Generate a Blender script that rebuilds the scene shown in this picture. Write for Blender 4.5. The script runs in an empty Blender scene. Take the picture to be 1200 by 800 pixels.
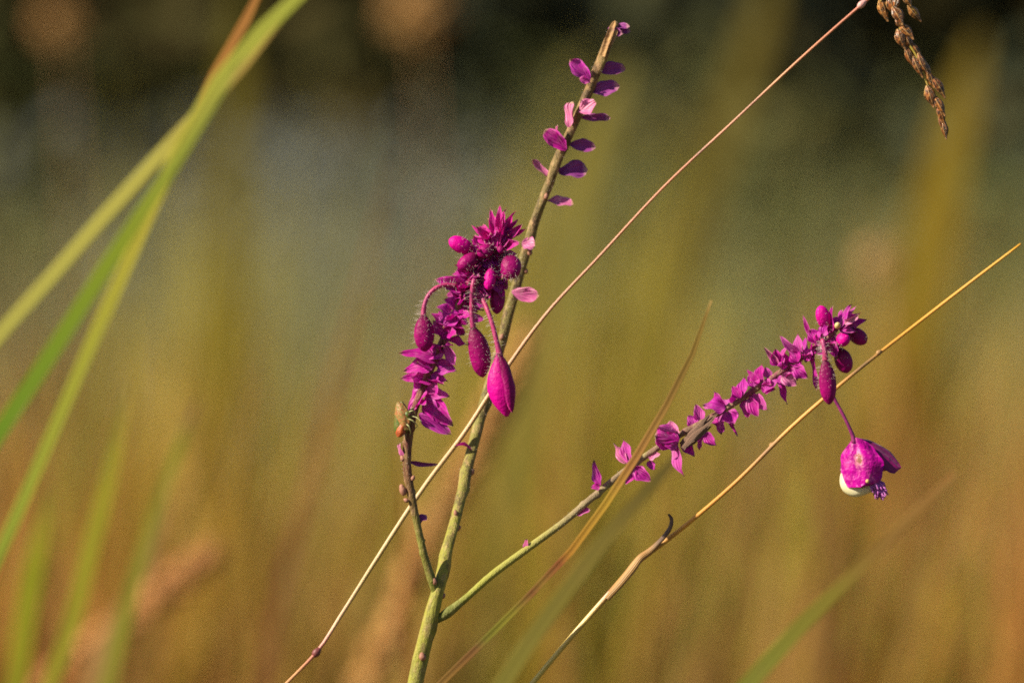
import bpy, math, random
import numpy as np
from mathutils import Vector, noise as mnoise

# ------------------------------------------------------------------ camera
S = bpy.context.scene
S.render.engine = 'CYCLES'
LENS, FOCUS, FRAME = 200.0, 0.15 * 200.0 / 36.0, 0.15       # 15 cm wide frame at the focus distance
PITCH = math.radians(2.5)
FWD = Vector((0, math.cos(PITCH), -math.sin(PITCH)))
UP = Vector((0, math.sin(PITCH), math.cos(PITCH)))
RIGHT = Vector((1, 0, 0))
CENTRE = Vector((0, 0, 0.41))
CAM = CENTRE - FWD * FOCUS
cd = bpy.data.cameras.new('camera'); cam = bpy.data.objects.new('camera', cd)
S.collection.objects.link(cam); S.camera = cam
cam.location = CAM; cam.rotation_euler = (math.pi / 2 - PITCH, 0, 0)
cd.lens = LENS; cd.sensor_width = 36; cd.sensor_fit = 'HORIZONTAL'
cd.clip_start = 0.02; cd.clip_end = 2000
cd.dof.use_dof = True; cd.dof.focus_distance = FOCUS; cd.dof.aperture_fstop = 16.5; cd.dof.aperture_blades = 0

# ------------------------------------------------------------------ light
SUN_EL, SUN_LEFT = math.radians(36), math.radians(67)         # height, and angle to the left of the camera's back
to_sun = Vector((-math.sin(SUN_LEFT) * math.cos(SUN_EL), -math.cos(SUN_LEFT) * math.cos(SUN_EL), math.sin(SUN_EL)))
w = bpy.data.worlds.new('World'); S.world = w; w.use_nodes = True
nt = w.node_tree; nt.nodes.clear()
sky = nt.nodes.new('ShaderNodeTexSky'); sky.sky_type = 'NISHITA'; sky.sun_disc = False
sky.sun_elevation = SUN_EL; sky.sun_rotation = math.atan2(to_sun.x, to_sun.y)
sky.dust_density = 1.5
bg = nt.nodes.new('ShaderNodeBackground'); bg.inputs['Strength'].default_value = 0.05
wo = nt.nodes.new('ShaderNodeOutputWorld')
nt.links.new(sky.outputs[0], bg.inputs[0]); nt.links.new(bg.outputs[0], wo.inputs[0])
sl = bpy.data.lights.new('sun', 'SUN'); sl.energy = 5.0; sl.angle = math.radians(0.5); sl.color = (1.0, 0.86, 0.64)
so = bpy.data.objects.new('sun', sl); S.collection.objects.link(so)
so.rotation_euler = to_sun.to_track_quat('Z', 'Y').to_euler()
so.location = (-2, -1, 3)
S.view_settings.view_transform = 'Standard'; S.view_settings.look = 'None'
S.view_settings.exposure = 0.9; S.view_settings.gamma = 1.0; S.view_settings.use_curve_mapping = False
S.cycles.use_denoising = False; S.cycles.use_adaptive_sampling = False
S.cycles.max_bounces = 8; S.cycles.diffuse_bounces = 5; S.cycles.transmission_bounces = 6; S.cycles.sampling_pattern = 'BLUE_NOISE'; S.cycles.pixel_filter_type = 'BLACKMAN_HARRIS'; S.cycles.filter_width = 1.7
S.cycles.caustics_reflective = False; S.cycles.caustics_refractive = False

# ------------------------------------------------------------------ helpers
K = FRAME / 1200.0                                            # metres per photo pixel at the focus distance
def P(px, py, mm=0.0):
    """World point seen at a photo pixel, mm millimetres behind (+) or before (-) the focus distance."""
    D = FOCUS + mm * 1e-3; f = D / FOCUS * K
    return CAM + FWD * D + RIGHT * ((px - 600) * f) - UP * ((py - 400) * f)
def PXS(mm=0.0): return K * (FOCUS + mm * 1e-3) / FOCUS

ORG = {}
def mesh_obj(name, V, F, mat, parent=None, origin=None, uv=None, smooth=True, kind=None, col=None):
    V = np.asarray(V, dtype=np.float64)
    if origin is None: origin = Vector(V.mean(axis=0)) if parent is None else Vector(V[0])
    me = bpy.data.meshes.new(name)
    me.from_pydata((V - np.array(origin)).tolist(), [], F)
    if uv is not None:
        ul = me.uv_layers.new(name='uv'); li = np.empty(len(me.loops), dtype=np.int32)
        me.loops.foreach_get('vertex_index', li)
        ul.data.foreach_set('uv', np.asarray(uv, dtype=np.float32)[li].ravel())
    if col is not None:
        ca = me.color_attributes.new('tint', 'FLOAT_COLOR', 'POINT')
        c = np.ones((len(V), 4), dtype=np.float32); c[:, :3] = col
        ca.data.foreach_set('color', c.ravel())
    if smooth: me.polygons.foreach_set('use_smooth', [True] * len(me.polygons))
    for m in (mat if isinstance(mat, (list, tuple)) else [mat]): me.materials.append(m)
    me.update()
    o = bpy.data.objects.new(name, me); S.collection.objects.link(o)
    ORG[o.name] = origin
    if parent is not None:
        o.parent = parent; o.location = origin - ORG[parent.name]
    else: o.location = origin
    if kind: o['kind'] = kind
    return o
def thing(name, label, cat, loc, group=None):
    o = bpy.data.objects.new(name, None); S.collection.objects.link(o)
    o.empty_display_size = 0.01; o.location = loc; ORG[o.name] = Vector(loc)
    o['label'] = label; o['category'] = cat
    if group: o['group'] = group
    return o

def spline(pts, n):
    """Catmull-Rom through rows of numbers (position and any further columns)."""
    A = np.array(pts, dtype=float); m = len(A)
    if m == 2: return A[0] + (A[1] - A[0]) * np.linspace(0, 1, n)[:, None]
    seg = np.linalg.norm(np.diff(A[:, :3], axis=0), axis=1); s = np.concatenate([[0], np.cumsum(seg)])
    q = np.linspace(0, s[-1], n); i = np.clip(np.searchsorted(s, q, side='right') - 1, 0, m - 2)
    t = ((q - s[i]) / np.maximum(seg[i], 1e-12))[:, None]
    h = np.maximum(seg, 1e-12)[:, None]; dl = np.diff(A, axis=0) / h; Tn = np.empty_like(A)
    Tn[0], Tn[-1] = dl[0], dl[-1]; Tn[1:-1] = (dl[:-1] * h[1:] + dl[1:] * h[:-1]) / (h[1:] + h[:-1])
    p1, p2, m1, m2 = A[i], A[i + 1], Tn[i] * h[i], Tn[i + 1] * h[i]
    return (2 * t ** 3 - 3 * t ** 2 + 1) * p1 + (t ** 3 - 2 * t ** 2 + t) * m1 + (-2 * t ** 3 + 3 * t ** 2) * p2 + (t ** 3 - t ** 2) * m2
def unit(v): return v / max(np.linalg.norm(v), 1e-12)
def frames(C, hint=None):
    T = np.gradient(C, axis=0); T /= np.maximum(np.linalg.norm(T, axis=1), 1e-12)[:, None]
    h = np.array(hint if hint is not None else (0.13, -1, 0.21), dtype=float)
    N = []
    for k in range(len(C)):
        n = h - T[k] * (h @ T[k])
        if np.linalg.norm(n) < 1e-4: n = np.cross(T[k], (1, 0, 0))
        n = unit(n); N.append(n)
        if hint is None: h = n
    N = np.array(N); return T, N, np.cross(T, N)
def tube(pts, n, seg=10, ridge=None, flat=1.0, hint=None, cap=True):
    """pts rows x,y,z,radius; returns verts, faces, uv. ridge(v, ang) multiplies the radius."""
    A = spline(pts, n); C, R = A[:, :3], np.maximum(A[:, 3], 1e-6)
    T, N, B = frames(C, hint); V = []; U = []; F = []
    for k in range(n):
        v = k / (n - 1)
        for j in range(seg):
            a = 2 * math.pi * j / seg
            r = R[k] * (ridge(v, a) if ridge else 1.0)
            V.append(C[k] + (N[k] * math.cos(a) * flat + B[k] * math.sin(a)) * r); U.append((j / seg, v))
    for k in range(n - 1):
        for j in range(seg):
            j2 = (j + 1) % seg
            F.append((k * seg + j, k * seg + j2, (k + 1) * seg + j2, (k + 1) * seg + j))
    if cap:
        V.append(C[0]); U.append((.5, 0)); V.append(C[-1] + T[-1] * R[-1] * .5); U.append((.5, 1))
        a0, a1 = n * seg, n * seg + 1
        for j in range(seg):
            j2 = (j + 1) % seg
            F.append((a0, j2, j)); F.append((a1, (n - 1) * seg + j, (n - 1) * seg + j2))
    return V, F, U
def petal(base, tip, width, nrm, curl=0.0, cup=0.25, ruffle=0.06, shape=(0.75, 0.9), neck=0.16, seed=0, nu=7, nv=11, twist=0.0, th=0.03, side=0.0):
    """A thin two-skinned leaf from base to tip; nrm is the way its face looks."""
    rg = random.Random(seed); b, t = np.array(base), np.array(tip); L = np.linalg.norm(t - b); ax = (t - b) / L
    n0 = np.array(nrm, dtype=float); n0 = n0 - ax * (n0 @ ax)
    if np.linalg.norm(n0) < 1e-3: n0 = np.cross(ax, (0.3, 1, 0.2))
    n0 = unit(n0); s0 = np.cross(ax, n0); p, q = shape
    vm = p / (p + q); mx = vm ** p * (1 - vm) ** q; ph, ph2 = rg.uniform(0, 6.28), rg.uniform(0, 6.28)
    V = []; U = []
    for layer in (0, 1):
        for i in range(nv):
            v = i / (nv - 1)
            hw = width / 2 * max(v ** p * (1 - v) ** q / mx, neck * (1 - v) ** 2, 0.02)
            a = twist * v; n_, s_ = n0 * math.cos(a) + s0 * math.sin(a), s0 * math.cos(a) - n0 * math.sin(a)
            for j in range(nu):
                u = -1 + 2 * j / (nu - 1)
                off = curl * L * (v * (1 - v) * 4 * 0.5 + (v ** 3) * 0.35) + cup * hw * u * u + ruffle * width * math.sin(v * 9 + ph + u) * abs(u) ** 1.5 \
                    - 0.05 * width * math.exp(-(u * 5) ** 2)
                x = side * L * math.sin(v * math.pi) + hw * u * (1 + 0.06 * math.sin(v * 14 + ph2 + 2 * u))
                pt = b + ax * (L * v) + s_ * x + n_ * off
                edge = (1 - abs(u) ** 4) * (0.4 + 0.6 * math.sin(math.pi * v))
                V.append(pt + n_ * (th * width * edge * (0.5 if layer == 0 else -0.5))); U.append((j / (nu - 1), v))
    F = []; o = nv * nu
    for i in range(nv - 1):
        for j in range(nu - 1):
            a, c = i * nu + j, (i + 1) * nu + j
            F.append((a, a + 1, c + 1, c)); F.append((o + a, o + c, o + c + 1, o + a + 1))
    for i in range(nv - 1):
        a, c = i * nu, (i + 1) * nu
        F.append((a, c, o + c, o + a)); a += nu - 1; c += nu - 1; F.append((a, o + a, o + c, c))
    return V, F, U
def budmesh(base, tip, width, prof, flat=0.85, seam=0.05, bend=0.0, seed=0, nu=22, nv=22, nrm=(0.2, -1, 0.1), seam_at=0.9):
    b, t = np.array(base), np.array(tip); L = np.linalg.norm(t - b); ax = (t - b) / L
    n0 = np.array(nrm, dtype=float); n0 = n0 - ax * (n0 @ ax); n0 = unit(n0) if np.linalg.norm(n0) > 1e-3 else unit(np.cross(ax, (1, 0, 0.2)))
    s0 = np.cross(ax, n0); rg = random.Random(seed); ph = rg.uniform(0, 6)
    V = []; U = []; F = []
    pv, pr = zip(*prof)
    for i in range(nv):
        v = i / (nv - 1); vv = 0.5 - 0.5 * math.cos(math.pi * v) * 1.0; vv = 0.35 * v + 0.65 * vv
        A = spline([(x, y, 0, 0) for x, y in prof], 160)
        r = np.interp(vv, A[:, 0], A[:, 1]) * width / 2
        c = b + ax * (L * vv) + s0 * (bend * L * math.sin(math.pi * vv))
        for j in range(nu):
            a = 2 * math.pi * j / nu
            d = (a - seam_at * 2.0) % math.pi                  # two overlapping sepals leave two seams
            k = 1 + seam * (1 - d / math.pi) * min(1, vv * 4) + 0.015 * math.sin(3 * a + ph + 5 * vv)
            V.append(c + (n0 * math.cos(a) * flat + s0 * math.sin(a)) * max(r, 1e-6) * k); U.append((j / nu, vv))
    for i in range(nv - 1):
        for j in range(nu):
            j2 = (j + 1) % nu; F.append((i * nu + j, i * nu + j2, (i + 1) * nu + j2, (i + 1) * nu + j))
    F.append(tuple(range(nu))[::-1]); F.append(tuple((nv - 1) * nu + j for j in range(nu)))
    return V, F, U
def hairmesh(V, F, n, lmin, lmax, rad, seed=0, vr=(0, 1), U=None, droop=0.2):
    """Short fine hairs standing on a mesh."""
    rg = random.Random(seed); VV = []; FF = []; V = np.array(V); n = int(n * .7); rad *= .8
    quads = [f for f in F if len(f) == 4 and (U is None or vr[0] <= U[f[0]][1] <= vr[1])]
    for _ in range(n):
        f = quads[rg.randrange(len(quads))]; a, b, c, d = (V[i] for i in f)
        x, y = rg.random(), rg.random(); p = a * (1 - x) * (1 - y) + b * x * (1 - y) + c * x * y + d * (1 - x) * y
        nn = unit(np.cross(b - a, d - a)); L = rg.uniform(lmin, lmax)
        dirv = unit(nn + np.array([rg.gauss(0, .3), rg.gauss(0, .3), rg.gauss(0, .3) - droop * .5]))
        s1 = unit(np.cross(dirv, (0.3, 0.5, 0.8))); s2 = np.cross(dirv, s1); o = len(VV)
        mid = p + dirv * L * .55; tip = p + dirv * L + np.array([0, 0, -droop * L * .3])
        for (q, r) in ((p - nn * L * .1, rad), (mid, rad * .8)):
            for k in range(3):
                ang = 2.094 * k; VV.append(q + (s1 * math.cos(ang) + s2 * math.sin(ang)) * r)
        VV.append(tip)
        for k in range(3):
            k2 = (k + 1) % 3; FF.append((o + k, o + k2, o + 3 + k2, o + 3 + k)); FF.append((o + 3 + k, o + 3 + k2, o + 6))
    return VV, FF
def merge(*parts):
    V, F, U = [], [], []
    for v, f, u in parts:
        o = len(V); V += list(v); U += list(u); F += [tuple(i + o for i in q) for q in f]
    return V, F, U
def to_ground(p, slope_x, slope_y=0.0, n=6):
    """Points from p down to the ground, starting with the given lean and ending upright."""
    out = []
    for k in range(1, n + 1):
        q = k / n; out.append(Vector((p.x + slope_x * p.z * (q - q * q / 2), p.y + slope_y * p.z * (q - q * q / 2), p.z * (1 - q) - 0.004 * q)))
    return out

# ------------------------------------------------------------------ materials
def new_mat(name):
    m = bpy.data.materials.new(name); m.use_nodes = True; m.node_tree.nodes.clear(); return m, m.node_tree
def N(nt, typ, **kw):
    n = nt.nodes.new('ShaderNode' + typ)
    for k, v in kw.items():
        if k in n.inputs.keys(): n.inputs[k].default_value = v
        else: setattr(n, k, v)
    return n
def ramp(nt, stops, fac=None, interp='LINEAR'):
    r = N(nt, 'ValToRGB'); r.color_ramp.interpolation = interp; e = r.color_ramp.elements
    while len(e) < len(stops): e.new(0.5)
    for x, (p, c) in zip(e, stops): x.position = p; x.color = (*c, 1)
    if fac is not None: nt.links.new(fac, r.inputs[0])
    return r.outputs[0]
def mix(nt, a, b, fac, mode='MIX'):
    m = N(nt, 'Mix'); m.data_type = 'RGBA'; m.blend_type = mode
    for s, x in ((m.inputs[0], fac), (m.inputs[6], a), (m.inputs[7], b)):
        if hasattr(x, 'is_output'): nt.links.new(x, s)
        else: s.default_value = x if isinstance(x, (int, float)) else (*x, 1)
    return m.outputs[2]
def math_(nt, op, a, b=0.0, c=None):
    m = N(nt, 'Math'); m.operation = op
    for s, x in zip(m.inputs, (a, b, c if c is not None else 0)):
        if hasattr(x, 'is_output'): nt.links.new(x, s)
        else: s.default_value = x
    return m.outputs[0]
def noise_fac(nt, scale, detail=3, lo=.35, hi=.65, vec=None, rough=.55):
    t = N(nt, 'TexNoise', Scale=scale, Detail=detail, Roughness=rough)
    if vec is None: vec = N(nt, 'TexCoord').outputs['Object']
    nt.links.new(vec, t.inputs['Vector'])
    r = N(nt, 'MapRange'); r.inputs[1].default_value = lo; r.inputs[2].default_value = hi
    nt.links.new(t.outputs[0], r.inputs[0]); return r.outputs[0]
def uvs(nt):
    s = N(nt, 'SeparateXYZ'); nt.links.new(N(nt, 'TexCoord').outputs['UV'], s.inputs[0]); return s.outputs[0], s.outputs[1]
def finish(nt, col, rough=.5, trans=0.0, bump=None, bstr=.3, bdist=2e-4, sheen=0.0, spec=.4, tcol=None, coat=0):
    b = N(nt, 'BsdfPrincipled'); b.inputs['Roughness'].default_value = rough; b.inputs['Specular IOR Level'].default_value = spec
    nt.links.new(col, b.inputs['Base Color'])
    if sheen: b.inputs['Sheen Weight'].default_value = sheen; b.inputs['Sheen Roughness'].default_value = .4
    if coat: b.inputs['Coat Weight'].default_value = coat; b.inputs['Coat Roughness'].default_value = .25
    if bump is not None:
        bn = N(nt, 'Bump', Strength=bstr, Distance=bdist); nt.links.new(bump, bn.inputs['Height']); nt.links.new(bn.outputs[0], b.inputs['Normal'])
    out = N(nt, 'OutputMaterial'); sh = b.outputs[0]
    if trans:
        t = N(nt, 'BsdfTranslucent'); nt.links.new(tcol if tcol is not None else col, t.inputs[0])
        ms = N(nt, 'MixShader'); ms.inputs[0].default_value = trans
        nt.links.new(sh, ms.inputs[1]); nt.links.new(t.outputs[0], ms.inputs[2]); sh = ms.outputs[0]
    nt.links.new(sh, out.inputs[0])

def mat_bract(name, stops, trans=.35, tipcol=(.55, .36, .25), tip=.93, pale=(.75, .35, .6), palew=.35):
    m, nt = new_mat(name); u, v = uvs(nt)
    rnd = N(nt, 'ObjectInfo').outputs['Random']
    c = ramp(nt, stops, rnd)
    c = mix(nt, c, pale, math_(nt, 'MULTIPLY', noise_fac(nt, 900, 2, .45, .75), palew))
    au = math_(nt, 'ABSOLUTE', math_(nt, 'SUBTRACT', u, .5))
    ve = math_(nt, 'SINE', math_(nt, 'SUBTRACT', math_(nt, 'MULTIPLY', au, 34.0), math_(nt, 'MULTIPLY', v, 13.0)))
    vf = math_(nt, 'MULTIPLY', math_(nt, 'GREATER_THAN', ve, .55), .13)
    c = mix(nt, c, (.40, .01, .24), vf)
    mid = math_(nt, 'MULTIPLY', math_(nt, 'LESS_THAN', au, .045), .2)
    c = mix(nt, c, (.3, .02, .2), mid)
    tf = N(nt, 'MapRange'); tf.inputs[1].default_value = tip - .05; tf.inputs[2].default_value = tip + .03; nt.links.new(v, tf.inputs[0])
    c = mix(nt, c, tipcol, tf.outputs[0])
    finish(nt, c, .42, trans, ve, .45, 1.2e-4, .05, .3)
    return m
M = {}
M['bract'] = mat_bract('magenta_bract', [(0, (.64, .02, .45)), (.4, (.73, .03, .53)), (.8, (.67, .05, .59)), (1, (.80, .15, .63))], .58, palew=.5, pale=(.82, .40, .66))
M['crown'] = mat_bract('crown_bract', [(0, (.68, .012, .40)), (1, (.78, .03, .48))], .52, palew=.35)
M['pale'] = mat_bract('pale_pink_bract', [(0, (.62, .12, .38)), (.5, (.72, .22, .46)), (1, (.66, .16, .46))], .35, palew=.5, pale=(.85, .55, .62))
M['violet'] = mat_bract('violet_shaded_bract', [(0, (.32, .06, .33)), (1, (.42, .08, .38))], .4, tipcol=(.6, .3, .42), tip=.86, palew=.12)  # own violet underside, with part of its shade put into the colour
def mat_bud(name, a, b, c_, dirt):
    m, nt = new_mat(name); u, v = uvs(nt)
    c = ramp(nt, [(0, a), (.2, b), (.65, c_), (1, c_)], v)
    c = mix(nt, c, dirt, math_(nt, 'MULTIPLY', noise_fac(nt, 700, 5, .45, .72), .6))
    c = mix(nt, c, (.58, .05, .25), math_(nt, 'MULTIPLY', noise_fac(nt, 2600, 3, .64, .72), .35))
    st = math_(nt, 'SINE', math_(nt, 'ADD', math_(nt, 'MULTIPLY', u, 90.0), math_(nt, 'MULTIPLY', v, 3.0)))
    finish(nt, c, .42, .06, math_(nt, 'ADD', math_(nt, 'MULTIPLY', st, .06), noise_fac(nt, 2200, 4)), .45, 1e-4, .0, .16)
    return m
M['bud'] = mat_bud('magenta_bud', (.14, .006, .06), (.40, .003, .19), (.60, .001, .285), (.38, .002, .18))
M['wine_bud'] = mat_bud('wine_bud', (.09, .006, .035), (.17, .004, .07), (.30, .002, .14), (.07, .004, .035))
def mat_simple(name, a, b, scale, rough=.5, trans=0.0, bstr=.3, bscale=None, sheen=0, bdist=2e-4, lo=.35, hi=.65, spec=.4, det=4):
    m, nt = new_mat(name); c = mix(nt, a, b, noise_fac(nt, scale, det, lo, hi))
    finish(nt, c, rough, trans, noise_fac(nt, bscale or scale * 2.5, 3, .2, .8), bstr, bdist, sheen, spec); return m
M['pedicel'] = mat_simple('pedicel_red', (.40, .03, .13), (.26, .03, .14), 500, .45)
M['violet_pedicel'] = mat_simple('pedicel_violet', (.20, .015, .12), (.13, .012, .09), 500, .45)
M['hair'] = mat_simple('white_hair', (.82, .76, .72), (.72, .62, .62), 300, .6, .4)
def mat_stem(name, stops, spots, spot_amt=.6, scale=420, wear=(.7, .95), low=.25):
    m, nt = new_mat(name); u, v = uvs(nt); c = ramp(nt, stops, v)
    wr = N(nt, 'MapRange'); wr.inputs[1].default_value, wr.inputs[2].default_value, wr.inputs[3].default_value, wr.inputs[4].default_value = wear[0], wear[1], spot_amt * low, spot_amt
    nt.links.new(v, wr.inputs[0]); spot_amt = wr.outputs[0]
    tc = N(nt, 'TexCoord').outputs['Object']; mp = N(nt, 'Mapping'); mp.inputs['Scale'].default_value = (1, 1, .45); nt.links.new(tc, mp.inputs[0])
    c = mix(nt, c, (.30, .30, .085), math_(nt, 'MULTIPLY', noise_fac(nt, scale * .5, 6, .5, .62, mp.outputs[0], .7), .45))
    c = mix(nt, c, spots[0], math_(nt, 'MULTIPLY', noise_fac(nt, scale, 5, .5, .62, mp.outputs[0], .65), spot_amt))
    c = mix(nt, c, spots[1], math_(nt, 'MULTIPLY', noise_fac(nt, scale * .8, 5, .52, .58, mp.outputs[0], .7), spot_amt))
    st = math_(nt, 'MULTIPLY', math_(nt, 'GREATER_THAN', math_(nt, 'SINE', math_(nt, 'MULTIPLY', u, 37.7)), .5), .18)
    c = mix(nt, c, (.09, .10, .03), st)
    finish(nt, c, .55, 0, math_(nt, 'ADD', noise_fac(nt, scale * 3, 4, .3, .7, mp.outputs[0]), st), .55, 2e-4, .05, .3); return m
M['main_stem'] = mat_stem('main_stem', [(0, (.12, .14, .02)), (.62, (.18, .20, .025)), (.72, (.24, .26, .028)), (.82, (.26, .25, .035)), (.88, (.19, .165, .045)), (.94, (.16, .12, .045)), (1, (.24, .14, .05))],
                          [(.38, .23, .12), (.07, .04, .02)], .85, 1100, (.78, .9), .4)
M['left_stem'] = mat_stem('left_branch', [(0, (0.147, 0.171, 0.020)), (.20, (0.163, 0.147, 0.028)), (.34, (0.143, 0.056, 0.032)), (.6, (0.151, 0.021, 0.040)), (1, (0.242, 0.005, 0.084))],
                          [(.32, .17, .10), (.10, .03, .03)], .7, 1300, (.1, .4), .3)
M['right_stem'] = mat_stem('right_branch', [(0, (.10, .12, .02)), (.05, (.14, .16, .025)), (.10, (.30, .31, .045)), (.26, (.32, .30, .07)), (.36, (.27, .21, .12)), (.5, (.22, .15, .10)), (.7, (.22, .07, .08)), (1, (.27, .02, .12))],
                           [(.40, .34, .18), (.12, .07, .04)], .35, 1300, (.2, .4), .4)
M['scar'] = mat_simple('leaf_scar', (.36, .17, .12), (.20, .09, .06), 900, .6)
M['dry'] = mat_simple('dry_bark', (.42, .25, .10), (.19, .10, .045), 700, .65, 0, .6)
def mat_husk():
    m, nt = new_mat('dry_husk'); u, v = uvs(nt)
    s = math_(nt, 'SINE', math_(nt, 'ADD', math_(nt, 'MULTIPLY', u, 62.0), math_(nt, 'MULTIPLY', noise_fac(nt, 900, 4, .2, .8), 7.0)))
    c = mix(nt, (.11, .06, .045), (.27, .17, .12), math_(nt, 'MULTIPLY_ADD', s, .5, .5)); finish(nt, c, .6, .1, s, .5, 1e-4, 0, .3); return m
M['husk'] = mat_husk()
M['cream'] = mat_simple('cream_petal', (.80, .77, .58), (.76, .72, .44), 350, .4, .3)
M['anther'] = mat_simple('yellow_cream', (.72, .58, .30), (.6, .42, .16), 600, .5, .2)
M['fringe'] = mat_simple('violet_fringe', (.58, .18, .58), (.42, .08, .46), 800, .45, .25)
def mat_sepal():
    m, nt = new_mat('flower_sepal'); u, v = uvs(nt)
    c = mix(nt, (.50, .001, .33), (.24, .002, .17), noise_fac(nt, 500, 4, .42, .68))
    c = mix(nt, c, (.70, .12, .42), math_(nt, 'MULTIPLY', noise_fac(nt, 900, 5, .52, .66), .6))
    du = math_(nt, 'MULTIPLY', math_(nt, 'SUBTRACT', u, .47), 3.4); dv = math_(nt, 'MULTIPLY', math_(nt, 'SUBTRACT', v, .44), 2.3)
    r = math_(nt, 'SQRT', math_(nt, 'ADD', math_(nt, 'MULTIPLY', du, du), math_(nt, 'MULTIPLY', dv, dv)))
    r = math_(nt, 'ADD', r, math_(nt, 'MULTIPLY', noise_fac(nt, 1500, 4, .3, .7), .34))
    f1 = N(nt, 'MapRange'); f1.inputs[1].default_value = .62; f1.inputs[2].default_value = .40; nt.links.new(r, f1.inputs[0])
    f2 = N(nt, 'MapRange'); f2.inputs[1].default_value = .40; f2.inputs[2].default_value = .30; nt.links.new(r, f2.inputs[0])
    c = mix(nt, c, (.66, .22, .34), f1.outputs[0]); c = mix(nt, c, (.30, .13, .10), f2.outputs[0])
    finish(nt, c, .4, .2, noise_fac(nt, 700, 3), .5, 3e-4, 0, .22); return m
M['sepal'] = mat_sepal()
M['shaded_back_sepal'] = mat_simple('flower_shaded_back_sepal', (.24, .004, .13), (.15, .004, .09), 420, .4, .10, .4, None, .15)  # darker sepal copy: shade of the side turned from the sun, put into colour

def mat_culm(name, stops, rough=.4, bands=.25, trans=0.0, streak=60.0, dark=(.16, .07, .04), spec=.5, nscale=(1, 1, 1)):
    """A grass stalk or blade coloured along its length by real colour changes (nodes, sheaths, dry tips)."""
    m, nt = new_mat(name); u, v = uvs(nt); c = ramp(nt, stops, v)
    s = math_(nt, 'SINE', math_(nt, 'MULTIPLY', u, streak))
    c = mix(nt, c, dark, math_(nt, 'MULTIPLY', noise_fac(nt, 160, 5, .5, .75), bands))
    c = mix(nt, c, (.3, .26, .1), math_(nt, 'MULTIPLY', math_(nt, 'MULTIPLY_ADD', s, .5, .5), .05))
    finish(nt, c, rough, trans, s, .3, 1e-4, 0, spec); return m

# ------------------------------------------------------------------ ground
rng = np.random.default_rng(7)
def ground():
    xs = np.unique(np.concatenate([np.linspace(-400, -8, 14), np.linspace(-8, 8, 65), np.linspace(8, 400, 14)]))
    ys = np.unique(np.concatenate([np.linspace(-400, -6, 12), np.linspace(-6, 14, 81), np.linspace(14, 900, 20)]))
    V = []; F = []
    for y in ys:
        for x in xs:
            far = max(0, math.hypot(x, y - 1) - 1.2)
            V.append((x, y, 0.02 * min(1, far) * mnoise.noise((x * .8, y * .8, 3)) - 0.0 + 0.00))
    W = len(xs)
    for j in range(len(ys) - 1):
        for i in range(W - 1): a = j * W + i; F.append((a, a + 1, a + W + 1, a + W))
    m, nt = new_mat('soil'); c = mix(nt, (.11, .075, .04), (.22, .16, .075), noise_fac(nt, 6, 6)); c = mix(nt, c, (.09, .10, .03), noise_fac(nt, 1.3, 4, .45, .7))
    finish(nt, c, .9, 0, noise_fac(nt, 40, 6), .8, .02, 0, .2)
    o = mesh_obj('ground', V, F, m, origin=Vector((0, 0, 0)), kind='structure'); return o
ground()

# ------------------------------------------------------------------ meadow behind (uncountable)
def blades(name, spec, mat, nseg=4):
    """spec: rows x, y, height, width, lean_x, lean_y, r, g, b."""
    A = np.asarray(spec); n = len(A); ang = rng.uniform(0, math.pi, n); q = np.linspace(0, 1, nseg + 1)
    cx = np.cos(ang)[:, None]; sy = np.sin(ang)[:, None]
    prof = (1 - q ** 2.2) * (0.6 + 0.4 * np.minimum(1, q * 5)); hw = A[:, 3:4] * .5 * prof[None, :]
    bx = A[:, 0:1] + A[:, 4:5] * A[:, 2:3] * q[None, :] ** 1.7; by = A[:, 1:2] + A[:, 5:6] * A[:, 2:3] * q[None, :] ** 1.7
    ln = np.sqrt(1 + (A[:, 4] ** 2 + A[:, 5] ** 2)); bz = -0.025 + (A[:, 2] / ln)[:, None] * q[None, :] + .025 * q[None, :]
    Lv = np.stack([bx - cx * hw, by - sy * hw, bz], -1); Rv = np.stack([bx + cx * hw, by + sy * hw, bz], -1)
    V = np.stack([Lv, Rv], 2).reshape(-1, 3); per = 2 * (nseg + 1)
    k = np.arange(n)[:, None] * per; s = np.arange(nseg)[None, :] * 2
    Fq = np.stack([k + s, k + s + 1, k + s + 3, k + s + 2], -1).reshape(-1, 4)
    col = np.repeat(A[:, 6:9], per, axis=0)
    return mesh_obj(name, V, Fq.tolist(), mat, origin=Vector((0, 0, 0)), kind='stuff', col=col, smooth=True)
def mat_tint(name, trans=.3, rough=.5, spec=.3):
    m, nt = new_mat(name); a = N(nt, 'Attribute'); a.attribute_name = 'tint'
    c = mix(nt, a.outputs[0], (.20, .12, .05), math_(nt, 'MULTIPLY', noise_fac(nt, 25, 3, .5, .8), .3)); finish(nt, c, rough, trans, spec=spec); return m
M['meadow'] = mat_tint('meadow_grass')
GOLD, OLIVE, GREEN, BROWN, RUST, STRAW = (.39, .24, .03), (.29, .24, .02), (.18, .205, .018), (.23, .12, .035), (.33, .13, .033), (.42, .28, .07)
SAGE, GREY = (.22, .23, .075), (.19, .205, .14)
def patch(x, y, s=1.1, o=0): return mnoise.noise((x * s + 31 + o, y * s * .6 + 7, o * 1.7))
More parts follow.
